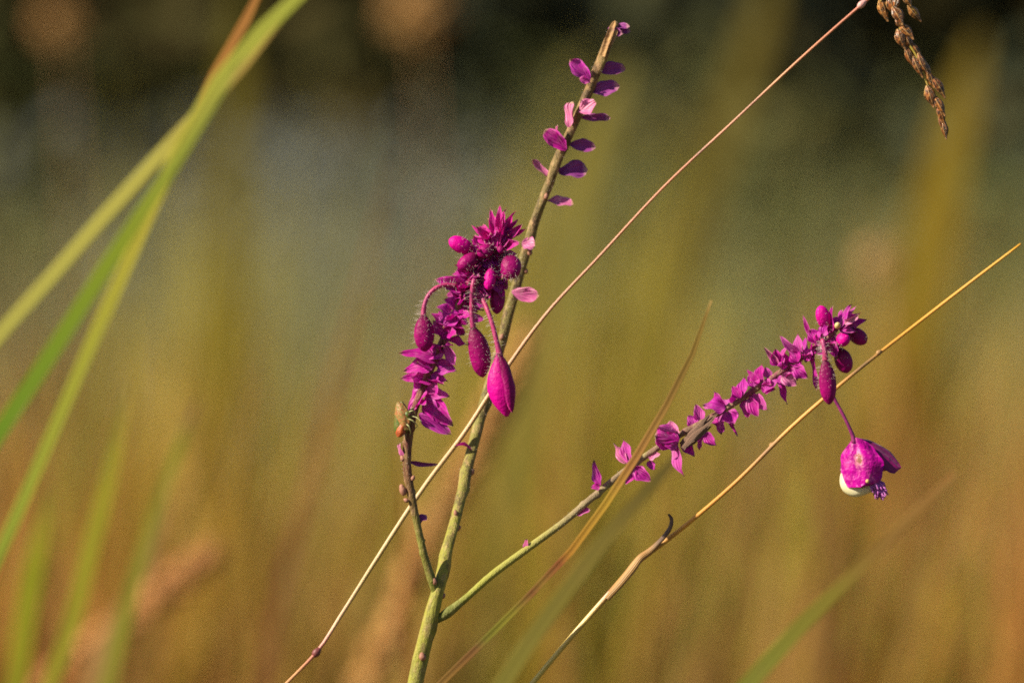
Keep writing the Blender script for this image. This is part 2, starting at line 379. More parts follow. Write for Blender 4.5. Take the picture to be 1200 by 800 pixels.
def meadow():
    rows = []; R = random.Random(5)
    def add(x, y, hmin, hmax):
        p1, p2 = patch(x, y, 2.2), patch(x, y, 2.8, 5)
        wts = [1.0, .9 + 2 * max(0, p1), .35 + .9 * max(0, p1), .45 + 1.6 * max(0, -p1), .12 + 1.2 * max(0, p2 - .1), .5]
        far = min(1, max(0, (y - 2.2) / 2.5)); wts = [w_ * (1 - .8 * far) for w_ in wts] + [3.0 * far, 1.4 * far * (1 + 2 * max(0, patch(x, y, .9, 13)))]
        if y > 3.2 and -.075 < x / (y + FOCUS) < -.012: wts[7] += 5
        c = R.choices([GOLD, OLIVE, GREEN, BROWN, RUST, STRAW, SAGE, GREY], wts)[0]; j = R.uniform(.75, 1.2)
        h = R.uniform(hmin, hmax) * (1 + .25 * patch(x, y, 1.5, 9))
        rows.append((x, y, h, R.uniform(.0025, .0065), R.gauss(.10, .22), R.gauss(0, .2), c[0] * j, c[1] * j, c[2] * j))
    for _ in range(34000):
        y = 1.15 + 8.2 * R.random() ** 1.25; x = R.uniform(-1, 1) * (1.0 + .22 * y); add(x, y, .16, .38)
    for _ in range(150):                                   # taller loose blades standing a little behind the plants
        y = R.uniform(.42, 1.25); x = R.uniform(-1, 1) * (.16 + .12 * y); c = R.choice([GOLD, OLIVE, OLIVE, GREEN, BROWN, RUST]); j = R.uniform(.45, .8)
        rows.append((x, y, R.uniform(.22, .36) if R.random() < .75 else R.uniform(.34, .46), R.uniform(.003, .006), R.gauss(.12, .12), R.gauss(0, .1), c[0] * j, c[1] * j, c[2] * j))
    for _ in range(2600):                                  # short turf round the plants and the camera
        x, y = R.uniform(-1.3, 1.3), R.uniform(-1.6, 1.2)
        if abs(x) < .09 and y < -.2: continue
        add(x, y, .06, .19 if y > -.55 else .15)
    def tuft(px, top, D, col, n, spread, lean=.12):
        """A denser tussock of one colour; px and top say where its middle and tips are seen."""
        c = P(px, top, (D - FOCUS) * 1000); f = PXS((D - FOCUS) * 1000)
        for _ in range(n):
            j = R.uniform(.75, 1.25); h = max(.08, c.z * R.uniform(.6, 1.05))
            rows.append((c.x + R.gauss(0, spread * f) - lean * h, c.y + R.gauss(0, .05), h, R.uniform(.004, .007), R.gauss(lean, .08), R.gauss(0, .08), col[0] * j, col[1] * j, col[2] * j))
    for a in [(150, 520, 2.3, RUST, 90, 34), (60, 400, 2.6, RUST, 70, 40), (290, 420, 2.2, GOLD, 110, 40), (390, 500, 2.5, BROWN, 90, 40), (470, 640, 2.2, GOLD, 70, 40), (560, 330, 2.8, OLIVE, 90, 60), (700, 330, 2.6, OLIVE, 120, 45), (760, 120, 3.2, OLIVE, 70, 40),
              (880, 640, 2.2, STRAW, 110, 50), (1060, 620, 2.1, GOLD, 140, 45), (850, 470, 2.6, BROWN, 90, 50), (1000, 430, 2.5, BROWN, 80, 45), (820, 500, 2.3, GREEN, 60, 35), (960, 560, 2.3, GREEN, 60, 35), (1140, 500, 2.2, GREEN, 70, 35), (1175, 330, 2.6, RUST, 90, 45), (1100, 200, 3.0, GOLD, 80, 40),
              (210, 560, 2.2, GREEN, 60, 30), (640, 560, 2.2, OLIVE, 70, 40), (30, 250, 3.2, BROWN, 70, 50), (770, 640, 2.1, BROWN, 70, 40), (330, 640, 2.1, STRAW, 70, 45), (1190, 640, 2.2, STRAW, 80, 40), (620, 20, 4.0, OLIVE, 50, 40), (260, 60, 3.6, OLIVE, 60, 40), (120, 470, 2.0, RUST, 90, 45), (170, 640, 1.9, RUST, 60, 40), (1170, 420, 2.1, RUST, 90, 45), (1000, 520, 2.0, BROWN, 60, 40), (400, 560, 2.0, BROWN, 90, 45), (930, 640, 2.0, STRAW, 60, 45)]: tuft(*a)
    blades('meadow_grass', rows, M['meadow'])
meadow()

def leaf_cloud(name, pts, size, cols, mat, kind='stuff'):
    """Leaf-sized pointed faces at random turns."""
    n = len(pts); Pn = np.asarray(pts); d = rng.normal(size=(n, 3)); d /= np.linalg.norm(d, axis=1)[:, None]
    e = np.cross(d, rng.normal(size=(n, 3))); e /= np.linalg.norm(e, axis=1)[:, None]; L = rng.uniform(.6, 1.3, (n, 1)) * size; f = np.cross(d, e)
    V = np.stack([Pn - d * L, Pn + e * L * .42 + f * L * .08, Pn + d * L, Pn - e * L * .42 + f * L * .08], 1).reshape(-1, 3)
    k = np.arange(n)[:, None] * 4; F = np.concatenate([k, k + 1, k + 2, k + 3], 1)
    return V, F.tolist(), np.repeat(np.asarray(cols), 4, axis=0)
M['thicket'] = mat_tint('thicket_leaf', .2, .7, .08)
def thicket():
    pts = []; cols = []; R = random.Random(11)
    for b in range(190):
        x0, y0 = R.uniform(-6.5, 6.5), R.uniform(9.6, 13.5); h = R.uniform(1.6, 3.2); r = R.uniform(.35, .7)
        tone = R.choice([(.045, .052, .024), (.062, .060, .022), (.050, .064, .044), (.075, .060, .020)])
        z0 = 0.0
        for _ in range(330):
            a, q = R.uniform(0, 6.28), R.random(); rr = r * (1 - .5 * q) * math.sqrt(R.random()) * 1.2
            pts.append((x0 + rr * math.cos(a), y0 + rr * math.sin(a), z0 + .02 + h * q)); j = R.uniform(.7, 1.35); cols.append([c * j for c in tone])
    V, F, C = leaf_cloud('thicket', pts, .085, cols, M['thicket'])
    o = mesh_obj('distant_thicket', V, F, M['thicket'], origin=Vector((0, 10, 0)), kind='stuff', col=C, smooth=False)
    o['label'] = 'dark green thicket far behind the meadow, thrown out of focus'; o['category'] = 'thicket'
thicket()
def hill():
    """A wooded slope closing the view behind the thicket."""
    xs, ys = np.linspace(-150, 150, 61), np.linspace(16, 120, 27); V = []; F = []
    for y in ys:
        for x in xs: V.append((x, y, -.3 + 14 * (1 - math.exp(-(y - 16) / 22)) + 1.5 * mnoise.noise((x * .05, y * .05, 2)) * min(1, (y - 16) / 10)))
    for j in range(26):
        for i in range(60): a = j * 61 + i; F.append((a, a + 1, a + 62, a + 61))
    m, nt = new_mat('wooded_slope'); c = mix(nt, (.04, .05, .026), (.075, .078, .034), noise_fac(nt, .8, 6)); finish(nt, c, .9, 0, noise_fac(nt, 1.5, 5), .8, .5, 0, .05)
    o = mesh_obj('hill', V, F, m, origin=Vector((0, 16, 0)), kind='structure'); o['label'] = 'dark wooded hillside far behind the thicket'; o['category'] = 'hill'
hill()
def herb_cover():
    """Grey-green and glaucous herbs between the grass and the thicket."""
    pts = []; cols = []; R = random.Random(19)
    for b in range(260):
        y0 = R.uniform(4.6, 9.4); x0 = R.uniform(-1, 1) * (.9 + .3 * y0); h = R.uniform(.25, .50) * (1 + .5 * patch(x0, y0, .9, 3)); r = R.uniform(.10, .22)
        px = 600 + x0 / ((y0 + FOCUS) / FOCUS * K)
        tone = R.choice([(.10, .11, .038), (.08, .095, .03), (.12, .11, .038), (.09, .11, .065)])
        if -.075 < x0 / (y0 + FOCUS) < -.012: tone = R.choice([(.16, .18, .175), (.12, .14, .135)]); h = R.uniform(.30, .42)
        for _ in range(90):
            a, q = R.uniform(0, 6.28), R.random(); rr = r * math.sqrt(R.random()); j = R.uniform(.7, 1.3)
            pts.append((x0 + rr * math.cos(a), y0 + rr * math.sin(a), .01 + h * q)); cols.append([c * j for c in tone])
    V, F, C = leaf_cloud('herb', pts, .022, cols, M['thicket'])
    o = mesh_obj('herb_cover', V, F, M['thicket'], origin=Vector((0, 6, 0)), kind='stuff', col=C, smooth=False)
    o['label'] = 'grey-green leafy herbs blurred between meadow grass and dark thicket'; o['category'] = 'herbs'
herb_cover()
for _o in S.objects:
    if _o.name == 'meadow_grass': _o['label'] = 'dense golden and olive meadow grass filling the blurred background'; _o['category'] = 'grass'
    if _o.name == 'ground': _o['label'] = 'brown soil ground under the meadow grass'; _o['category'] = 'ground'

# ------------------------------------------------------------------ soft grasses behind and at the side
def vmap(rows, stops, n=200, n_root=6):
    """Colour stops given at photo points become shares of the stalk's length."""
    A = spline(rows, n)[:, :3]; out = []
    d = A - np.array(CAM); D = d @ np.array(FWD); X = 600 + (d @ np.array(RIGHT)) / D * FOCUS / K; Y = 400 - (d @ np.array(UP)) / D * FOCUS / K
    q = np.concatenate([[0], np.cumsum(np.linalg.norm(np.diff(np.array(rows)[:, :3], axis=0), axis=1))]); v0 = q[n_root] / q[-1]
    for k, c in stops:
        if not isinstance(k, tuple) and 0 < k < 1: k = v0 + (1 - v0) * k
        if isinstance(k, tuple): k = float(np.argmin((X - k[0]) ** 2 + (Y - k[1]) ** 2)) / (n - 1)
        out.append((k, c))
    return out
def ribbon(pts, n=40, fold=.35, nu=5, hint=(0.1, -1, .15), th=.12):
    """A grass blade: rows x,y,z,half width; a shallow V with two skins."""
    A = spline(pts, n); C, R = A[:, :3], np.maximum(A[:, 3], 2e-5); T, Nn, B = frames(C, hint); V = []; U = []; F = []
    for layer in (0, 1):
        for k in range(n):
            for j in range(nu):
                u = -1 + 2 * j / (nu - 1)
                V.append(C[k] + B[k] * R[k] * u + Nn[k] * R[k] * (fold * abs(u) - th * layer * (1 - u * u) - .01 * layer)); U.append((j / (nu - 1), k / (n - 1)))
    o = n * nu
    for k in range(n - 1):
        for j in range(nu - 1):
            a, c = k * nu + j, (k + 1) * nu + j; F.append((a, a + 1, c + 1, c)); F.append((o + a, o + c, o + c + 1, o + a + 1))
        a, c = k * nu, (k + 1) * nu; F.append((a, c, o + c, o + a)); a += nu - 1; c += nu - 1; F.append((a, o + a, o + c, c))
    return V, F, U
def path_world(px, mm, wpx, lean=None, root=True):
    """px: photo points from the lowest to the tip -> rows x,y,z,half width, with the stretch down to the ground added first."""
    k = len(px); mms = mm if isinstance(mm, (list, tuple)) else [mm] * k
    pw = [P(x, y, d) for (x, y), d in zip(px, mms)]; hw = [w_ * .5 * PXS(d) for w_, d in zip(wpx, mms)]
    rows = []
    if root:
        d = pw[1] - pw[0]; dz = max(abs(d.z), 1e-6); sx = -d.x / dz if lean is None else lean
        down = to_ground(pw[0], max(-1.1, min(1.1, sx)), 0.0)
        rows = [(*p, hw[0] * (1 + .1 * i)) for i, p in reversed(list(enumerate(down)))]
    return rows + [(*p, h) for p, h in zip(pw, hw)], (Vector(rows[0][:3]) if rows else pw[0])
def grass_blade(label, px, mm, wpx, stops, group=None, fold=.35, trans=.35, lean=None, hint=(-.75, -1, .45), bands=.2, name='grass_blade', n=60):
    rows, base = path_world(px, mm, wpx, lean)
    V, F, U = ribbon(rows, n, fold, hint=hint)
    m = mat_culm(name, vmap(rows, stops), .5, bands, trans, 50.0, spec=.04)
    o = thing('grass_shoot', label, 'grass', Vector((base.x, base.y, 0)), group)
    mesh_obj('blade', V, F, m, o, uv=U)
    return o
# the crossing blades on the left
grass_blade('pale yellow-green grass blade, uppermost of the crossing blades', [(-60, 465), (0, 395), (80, 305), (155, 220), (235, 135), (300, 60), (345, 0), (380, -60)], -100, [22, 22, 22, 22, 21, 18, 14, 4],
            [(0, (.10, .12, .02)), (.1, (.25, .25, .05)), (.55, (.28, .27, .055)), (.75, (.26, .19, .05)), (1, (.22, .13, .04))], 'crossing grass blades', bands=.06)
grass_blade('deep green grass blade between the two lighter crossing blades', [(-60, 600), (0, 510), (60, 420), (120, 325), (175, 240), (225, 165), (262, 105), (290, 60)], -110, [26, 26, 26, 25, 22, 18, 12, 3],
            [(0, (.06, .10, .015)), (.1, (.07, .15, .006)), (.6, (.13, .18, .01)), (1, (.20, .21, .04))], 'crossing grass blades', bands=.06)
grass_blade('bright lime grass blade, lowest and longest of the crossing blades', [(-40, 735), (0, 655), (60, 520), (110, 405), (150, 315), (195, 215), (245, 118), (295, 55), (350, 0), (420, -70)], -105, [20, 20, 20, 21, 22, 22, 24, 24, 22, 4],
            [(0, (.12, .16, .02)), (.1, (.17, .22, .025)), (.4, (.24, .25, .03)), (.6, (.29, .26, .035)), (.75, (.24, .26, .035)), (1, (.22, .26, .04))], 'crossing grass blades', fold=.5, bands=.06)
grass_blade('thin rusty brown blade crossing behind the lime blade', [(215, 165), (240, 110), (270, 60), (300, 5), (320, -40)], -80, [8, 13, 16, 14, 4],
            [(0, (.14, .11, .02)), (.3, (.24, .11, .025)), (1, (.24, .11, .03))], 'crossing grass blades', bands=.06)
# lower left, softer
grass_blade('short upright green blade just under the long lime blade', [(22, 800), (35, 720), (48, 640), (58, 575)], 330, [30, 34, 28, 8], [(0, (0.124, 0.151, 0.010)), (.7, (0.162, 0.176, 0.010)), (1, (0.176, 0.148, 0.024))])
grass_blade('slender green blade rising behind the rusty spike to a faint tip', [(62, 800), (88, 730), (108, 650), (125, 585), (142, 500), (150, 450)], 280, [22, 26, 26, 24, 16, 4], [(0, (0.136, 0.164, 0.009)), (.75, (0.188, 0.188, 0.015)), (1, (0.189, 0.147, 0.030))])
grass_blade('olive blade with a dark dry tip rising through the rusty spike', [(130, 800), (150, 720), (172, 640), (195, 570), (215, 515), (234, 468)], 300, [24, 24, 20, 16, 14, 4], [(0, (0.149, 0.156, 0.018)), (.85, (0.149, 0.156, 0.018)), (.93, (0.101, 0.059, 0.032)), (1, (0.088, 0.053, 0.033))])
grass_blade('pale straw blade crossing under the rusty spike', [(100, 830), (125, 760), (160, 690), (185, 630), (195, 590)], 420, [26, 26, 20, 14, 5], [(0, (0.212, 0.184, 0.060)), (1, (0.215, 0.132, 0.049))])
# right and middle, soft
grass_blade('soft grey-green blade leaning behind the branch and the golden stalk', [(590, 805), (625, 750), (665, 695), (705, 640), (745, 592), (780, 552), (805, 522)], 120, [26, 26, 25, 24, 21, 16, 5],
            [(0, (.10, .11, .02)), (.1, (.115, .105, .016)), (.6, (.105, .085, .014)), (.85, (.07, .055, .009)), (1, (.06, .045, .01))], bands=.08)
grass_blade('soft green blade with a brown fading tip below the open flower', [(878, 805), (930, 745), (985, 690), (1035, 640), (1075, 600), (1120, 555)], 120, [25, 23, 19, 16, 14, 8],
            [(0, (.12, .14, .02)), (.1, (.115, .125, .015)), (.4, (.13, .115, .014)), (.62, (.15, .09, .02)), (1, (.19, .10, .03))], bands=.08)
grass_blade('broad pale olive blade standing blurred behind the bare flower spike', [(560, 800), (590, 640), (615, 520), (642, 400), (668, 300), (692, 210), (716, 130), (738, 70)], 1300, [40, 50, 54, 54, 50, 46, 36, 8],
            [(0, (0.115, 0.102, 0.014)), (.8, (0.138, 0.125, 0.024)), (1, (0.137, 0.125, 0.030))], bands=.35)
grass_blade('tall golden blade blurred behind the tip of the golden stalk', [(985, 830), (1015, 680), (1045, 540), (1068, 420), (1088, 320), (1108, 220), (1130, 120), (1150, 40)], 2100, [50, 56, 60, 64, 64, 60, 44, 10],
            [(0, (0.154, 0.115, 0.006)), (.8, (0.154, 0.110, 0.006)), (1, (0.118, 0.088, 0.009))], bands=.3)
grass_blade('upright olive-yellow blade blurred between crossing blades and purple spike', [(262, 820), (266, 640), (270, 470), (272, 320), (274, 200), (280, 60), (284, -40)], 2600, [54, 54, 50, 44, 38, 30, 10],
            [(0, (0.136, 0.097, 0.005)), (.6, (0.117, 0.098, 0.006)), (1, (0.062, 0.058, 0.006))], bands=.3)
grass_blade('dim olive blade blurred high behind the slanting pink stalk', [(800, 330), (830, 230), (862, 130), (890, 40), (910, -40)], 2600, [50, 46, 44, 40, 16], [(0, (0.090, 0.075, 0.011)), (1, (0.081, 0.066, 0.009))], bands=.3)

M['floret'] = mat_simple('floret', (.66, .38, .12), (.46, .23, .07), 300, .6, .3)
M['rustfloret'] = mat_simple('rust_floret', (.56, .28, .09), (.44, .20, .06), 300, .6, .25)
def plume(label, px, mm, wpx, mat, n, flen, seed):
    """A feathery seed spike: stalk to the ground and many florets."""
    rows, base = path_world(px, mm, [4] * len(px)); R = random.Random(seed)
    t = thing('grass_plume', label, 'grass', Vector((base.x, base.y, 0)))
    V, F, U = tube(rows, 50, 6); mesh_obj('stalk', V, F, M['dry'], t, uv=U)
    pw = [(*P(x, y, mm), w_ * .5 * PXS(mm)) for (x, y), w_ in zip(px, wpx)]; A = spline(pw, 200); T = np.gradient(A[:, :3], axis=0)
    parts = []
    for i in range(n):
        k = R.randrange(len(A)); c = A[k, :3]; tt = unit(T[k]); rad = A[k, 3]
        o = np.array([R.gauss(0, 1) for _ in range(3)]); o = unit(o - tt * (o @ tt)); b = c + o * rad * R.random() * .5
        e = b + unit(tt + o * R.uniform(.1, .6)) * flen * R.uniform(.6, 1.2)
        parts.append(budmesh(b, e, flen * .38, [(0, .25), (.35, 1), (.75, .6), (1, .05)], nu=5, nv=5, seed=i))
    V, F, U = merge(*parts); mesh_obj('floret', V, F, mat, t, uv=U, kind='stuff')
    return t
plume('golden feathery seed spike blurred behind the fork of the purple plant', [(405, 850), (440, 775), (470, 715), (500, 635), (530, 580), (562, 520), (590, 460), (612, 405)], 600, [26, 46, 50, 40, 46, 44, 34, 10], M['floret'], 800, .006, 3)
plume('rusty feathery spike leaning blurred across the soft green blades', [(40, 815), (95, 765), (140, 735), (180, 702), (215, 675), (240, 655)], 620, [16, 26, 36, 42, 40, 16], M['rustfloret'], 700, .006, 4)
# far seed heads whose blur makes round soft discs
M['seedball'] = mat_simple('dry_seed_ball', (.40, .23, .07), (.30, .15, .045), 60, .6, .2)
M['tawny'] = mat_simple('tawny_seed', (.50, .34, .14), (.42, .26, .10), 60, .6, .2)
def seed_head(label, px, py, mm, rpx, mat=None):
    c = P(px, py, mm); r = rpx * PXS(mm); base = Vector((c.x + .02, c.y, 0)); t = thing('dry_seed_head', label, 'seed head', base)
    V, F, U = tube([(base.x, base.y, -.02, .0016), (base.x - .004, base.y, c.z * .5, .0014), (c.x, c.y, c.z, .001)], 14, 6); mesh_obj('stalk', V, F, M['dry'], t, uv=U)
    parts = []; R = random.Random(int(px))
    for i in range(26):
        z = 1 - 2 * (i + .5) / 26; a = i * 2.39996; d = np.array([math.sqrt(1 - z * z) * math.cos(a), math.sqrt(1 - z * z) * math.sin(a), z])
        parts.append(budmesh(np.array(c) + d * r * .1, np.array(c) + d * r * R.uniform(.85, 1.15), r * .55, [(0, .4), (.5, 1), (1, .1)], nu=6, nv=5, seed=i))
    V, F, U = merge(*parts); mesh_obj('seed_cluster', V, F, mat or M['seedball'], t, uv=U, origin=c)
seed_head('round tawny seed head blurred to a disc above the leaning flower spike', 1030, 308, 1500, 26, M['tawny'])
seed_head('orange-brown dry seed head blurred to a disc beyond the crossing blades', 72, 28, 2900, 30)
seed_head('orange-brown dry seed head blurred above the spike with hanging buds', 492, 12, 2900, 42)

# ------------------------------------------------------------------ slanting pink grass stalk with drooping seed head
def mmpath(rows): return [(*P(x, y, d), w_ * .5 * PXS(d)) for x, y, w_, d in rows]
def culm_rows(rows, lean=None):
    pw = mmpath(rows); d = Vector(pw[1][:3]) - Vector(pw[0][:3]); sx = -d.x / max(abs(d.z), 1e-6) if lean is None else lean
    dn = to_ground(Vector(pw[0][:3]), max(-1.1, min(1.1, sx))); return [(*p, pw[0][3] * 1.1) for p in reversed(dn)] + pw
pink = [(337, 799, 3.96, 6), (355, 781, 3.96, 6.5), (371, 764, 4.30, 7), (400, 720, 4.64, 7.5), (440, 657, 5.33, 8), (500, 566, 5.68, 9.5), (545, 506, 5.68, 10.5), (585, 444, 4.99, 11),
        (640, 368, 3.96, 11), (700, 303, 3.27, 10.5), (780, 217, 3.01, 10), (860, 142, 2.84, 9), (940, 67, 2.84, 8), (1000, 14, 3.18, 8), (1020, -3, 3.53, 8), (1034, -13, 3.27, 8), (1046, -14, 2.84, 8), (1056, -6, 2.41, 8)]
rows = culm_rows(pink); base = Vector(rows[0][:3])
g1 = thing('grass_stalk', 'slanting pink and cream grass stalk with a drooping brown seed head', 'grass', Vector((base.x, base.y, 0)))
M['pinkculm'] = mat_culm('pink_culm', vmap(rows, [(0, (.30, .26, .08)), ((345, 790), (.48, .22, .08)), ((366, 769), (.40, .12, .07)), ((376, 758), (.34, .07, .08)), ((392, 733), (.55, .34, .20)), ((430, 672), (.33, .23, .07)), ((500, 566), (.38, .25, .09)), ((585, 444), (.36, .19, .07)),
    ((650, 358), (.36, .13, .05)), ((800, 198), (.42, .12, .045)), ((818, 180), (.22, .08, .05)), ((834, 166), (.56, .22, .12)), ((880, 122), (.28, .10, .05)), ((900, 104), (.58, .25, .11)), ((1000, 14), (.50, .16, .10)), (1, (.45, .14, .14))]), .38, .3, 0, 19.0)
V, F, U = tube(rows, 260, 14); mesh_obj('culm', V, F, M['pinkculm'], g1, uv=U)
def nodule(parent, px, py, mm, wpx, lpx, ang, mat, name='node'):
    c = P(px, py, mm); a = math.radians(ang); d = (RIGHT * math.cos(a) + UP * math.sin(a)) * (lpx * .5 * K); r = wpx * .5 * K
    V, F, U = tube([(*(c - d), r * .55), (*(c - d * .4), r), (*(c + d * .4), r * .9), (*(c + d), r * .5)], 9, 10); return mesh_obj(name, V, F, mat, parent, uv=U)
M['darknode'] = mat_simple('dark_node', (.20, .05, .06), (.12, .04, .04), 900, .45)
M['palenode'] = mat_simple('pale_node', (.62, .42, .40), (.5, .2, .2), 900, .45)
nodule(g1, 371, 764, 7, 9.5, 12, 50, M['darknode']); nodule(g1, 1010, 5, 8, 8, 12, 42, M['palenode'])
def mat_spikelet():
    m, nt = new_mat('spikelet'); u, v = uvs(nt); rnd = N(nt, 'ObjectInfo').outputs['Random']
    c = ramp(nt, [(0, (.14, .045, .015)), (.4, (.30, .095, .025)), (.7, (.42, .19, .05)), (1, (.18, .07, .02))], rnd)
    c = mix(nt, c, (.035, .016, .008), noise_fac(nt, 1800, 5, .45, .53))
    c = mix(nt, c, (.62, .36, .12), math_(nt, 'MULTIPLY', noise_fac(nt, 1300, 3, .56, .63), .8))
    st = math_(nt, 'SINE', math_(nt, 'MULTIPLY', u, 37.7)); c = mix(nt, c, (.60, .38, .16), math_(nt, 'MULTIPLY', math_(nt, 'GREATER_THAN', st, .8), .4))
    e = N(nt, 'MapRange'); e.inputs[1].default_value = .86; e.inputs[2].default_value = .95; nt.links.new(v, e.inputs[0]); c = mix(nt, c, (.56, .30, .12), e.outputs[0])
    finish(nt, c, .32, .05, st, .6, 1.2e-4, 0, .5); return m
M['spikelet'] = mat_spikelet()
M['rachis'] = mat_simple('rachis', (.36, .30, .04), (.30, .20, .06), 400, .45)
rach = [(1052, -10, 3, 8), (1046, 2, 3, 8), (1051, 22, 3, 8), (1060, 44, 3, 8), (1073, 64, 3, 8), (1082, 85, 3, 8), (1088, 102, 2.6, 8), (1098, 122, 2.2, 8), (1106, 145, 1.8, 8)]
V, F, U = tube(mmpath(rach), 60, 6); mesh_obj('rachis', V, F, M['rachis'], g1, uv=U)
V, F, U = tube(mmpath([(1052, -10, 2.4, 8), (1060, -4, 2.4, 8), (1068, 8, 2, 8), (1074, 16, 1.5, 8)]), 20, 6); mesh_obj('rachis', V, F, M['rachis'], g1, uv=U)
V, F, U = tube(mmpath([(1052, -10, 2.4, 8), (1036, -6, 2.4, 8), (1032, 2, 2, 8)]), 20, 6); mesh_obj('rachis', V, F, M['rachis'], g1, uv=U)
SP = [(1031, -2, 1041, 26, 10), (1042, -6, 1051, 20, 12), (1052, -4, 1047, 14, 8), (1059, -6, 1068, 8, 9), (1064, 6, 1080, 26, 9), (1046, 8, 1058, 30, 11), (1050, 20, 1060, 34, 8), (1054, 28, 1071, 47, 9), (1052, 34, 1061, 58, 11), (1060, 40, 1071, 60, 10),
      (1062, 54, 1072, 80, 9), (1068, 50, 1080, 72, 8), (1070, 66, 1082, 92, 9), (1076, 62, 1088, 88, 9), (1081, 70, 1091, 96, 9), (1084, 82, 1095, 104, 8), (1092, 90, 1108, 116, 10), (1096, 96, 1106, 112, 6), (1086, 100, 1095, 127, 11), (1094, 112, 1108, 137, 9),
      (1098, 124, 1107, 146, 10), (1100, 136, 1110, 158, 8), (1105, 142, 1109, 164, 8)]
R_ = random.Random(2)
for i, (a, b, c, d, wd) in enumerate(SP):
    z = R_.uniform(-.8, .8)
    V, F, U = budmesh(P(a, b, 8 + z * .3), P(c, d, 8 + z - .3), wd * K, [(0, .3), (.2, .75), (.4, 1), (.68, .7), (.86, .3), (.94, .22), (1, .10)], .7, .4, R_.uniform(-.05, .05), i, 12, 12, (R_.uniform(-.6, .6), -1, .2), R_.random() * 1.5)
    mesh_obj('spikelet', V, F, M['spikelet'], g1, uv=U)

# ------------------------------------------------------------------ golden stalk on the right
gold = [(625, 799, 6.21, 6), (660, 757, 6.21, 6), (700, 711, 6.57, 6), (725, 683, 6.93, 6), (745, 660, 6.93, 6), (762, 647, 6.21, 6), (790, 626, 5.40, 6), (860, 567, 4.68, 6.5), (930, 498, 4.68, 7), (1000, 438, 4.23, 7), (1080, 375, 3.87, 8), (1150, 321, 3.60, 8), (1196, 286, 2.79, 8)]
rows = culm_rows(gold); base = Vector(rows[0][:3])
g2 = thing('grass_stalk', 'golden orange bare grass stalk running under the open flower', 'grass', Vector((base.x, base.y, 0)))
M['goldculm'] = mat_culm('gold_culm', vmap(rows, [(0, (.24, .22, .06)), ((630, 794), (.50, .40, .08)), ((695, 716), (.50, .34, .08)), ((710, 702), (.28, .11, .06)), ((722, 688), (.42, .24, .07)), ((765, 645), (.48, .25, .05)), ((800, 618), (.60, .27, .03)),
    ((880, 549), (.56, .25, .03)), ((898, 529), (.20, .10, .03)), ((912, 514), (.66, .32, .05)), ((985, 450), (.62, .28, .03)), ((1015, 426), (.14, .08, .03)), ((1028, 414), (.22, .12, .03)), ((1038, 406), (.64, .29, .03)), (1, (.66, .34, .035))]), .36, .35, 0, 19.0)
V, F, U = tube(rows, 240, 14); mesh_obj('culm', V, F, M['goldculm'], g2, uv=U)
M['sheath'] = mat_culm('dry_sheath', [(0, (.38, .21, .07)), (.4, (.46, .27, .10)), (.6, (.36, .20, .07)), (.72, (.14, .08, .06)), (1, (.10, .06, .05))], .5, .3, .2, 40.0)
V, F, U = ribbon(mmpath([(710, 700, 9, 5.3), (728, 680, 10, 5), (742, 662, 11, 4.9), (750, 652, 9, 5.0), (760, 645, 8, 5.2), (772, 634, 6, 5.0), (780, 625, 6, 4.6), (786, 614, 5, 4.4), (786, 606, 4, 4.4), (783, 602, 2, 4.4)]), 46, -.6, th=.2, hint=(-.4, -1, .4))
mesh_obj('leaf_sheath', V, F, M['sheath'], g2, uv=U)
for (x, y, l) in ((1030, 413, 7), (905, 521, 8)): nodule(g2, x, y, 7.1, 6.2, l, 38, M['dry'])

# ------------------------------------------------------------------ mottled blade before the right branch
grass_blade('mottled brown-green blade crossing in front of the leaning purple branch', [(520, 799), (570, 750), (625, 695), (680, 635), (722, 575), (752, 528), (780, 480), (805, 432), (824, 385), (834, 352)], [-20, -20, -20, -20, -20, -20, -21, -22, -23, -23], [10, 10, 10, 10.5, 11, 11, 10, 8.5, 6.5, 3],
            [(0, (.08, .08, .015)), ((525, 794), (.11, .06, .012)), ((555, 765), (.09, .038, .012)), ((565, 755), (.08, .08, .008)), ((600, 718), (.11, .10, .009)), ((620, 698), (.10, .035, .013)), ((632, 687), (.12, .085, .011)), ((660, 658), (.11, .03, .012)), ((675, 640), (.20, .10, .012)),
             ((720, 578), (.21, .135, .014)), ((738, 550), (.19, .09, .025)), ((765, 505), (.16, .09, .024)), ((800, 443), (.11, .07, .016)), ((828, 375), (.13, .09, .02)), (1, (.24, .17, .06))],
            fold=.6, trans=.1, hint=(-.5, -1, .5), bands=.12)

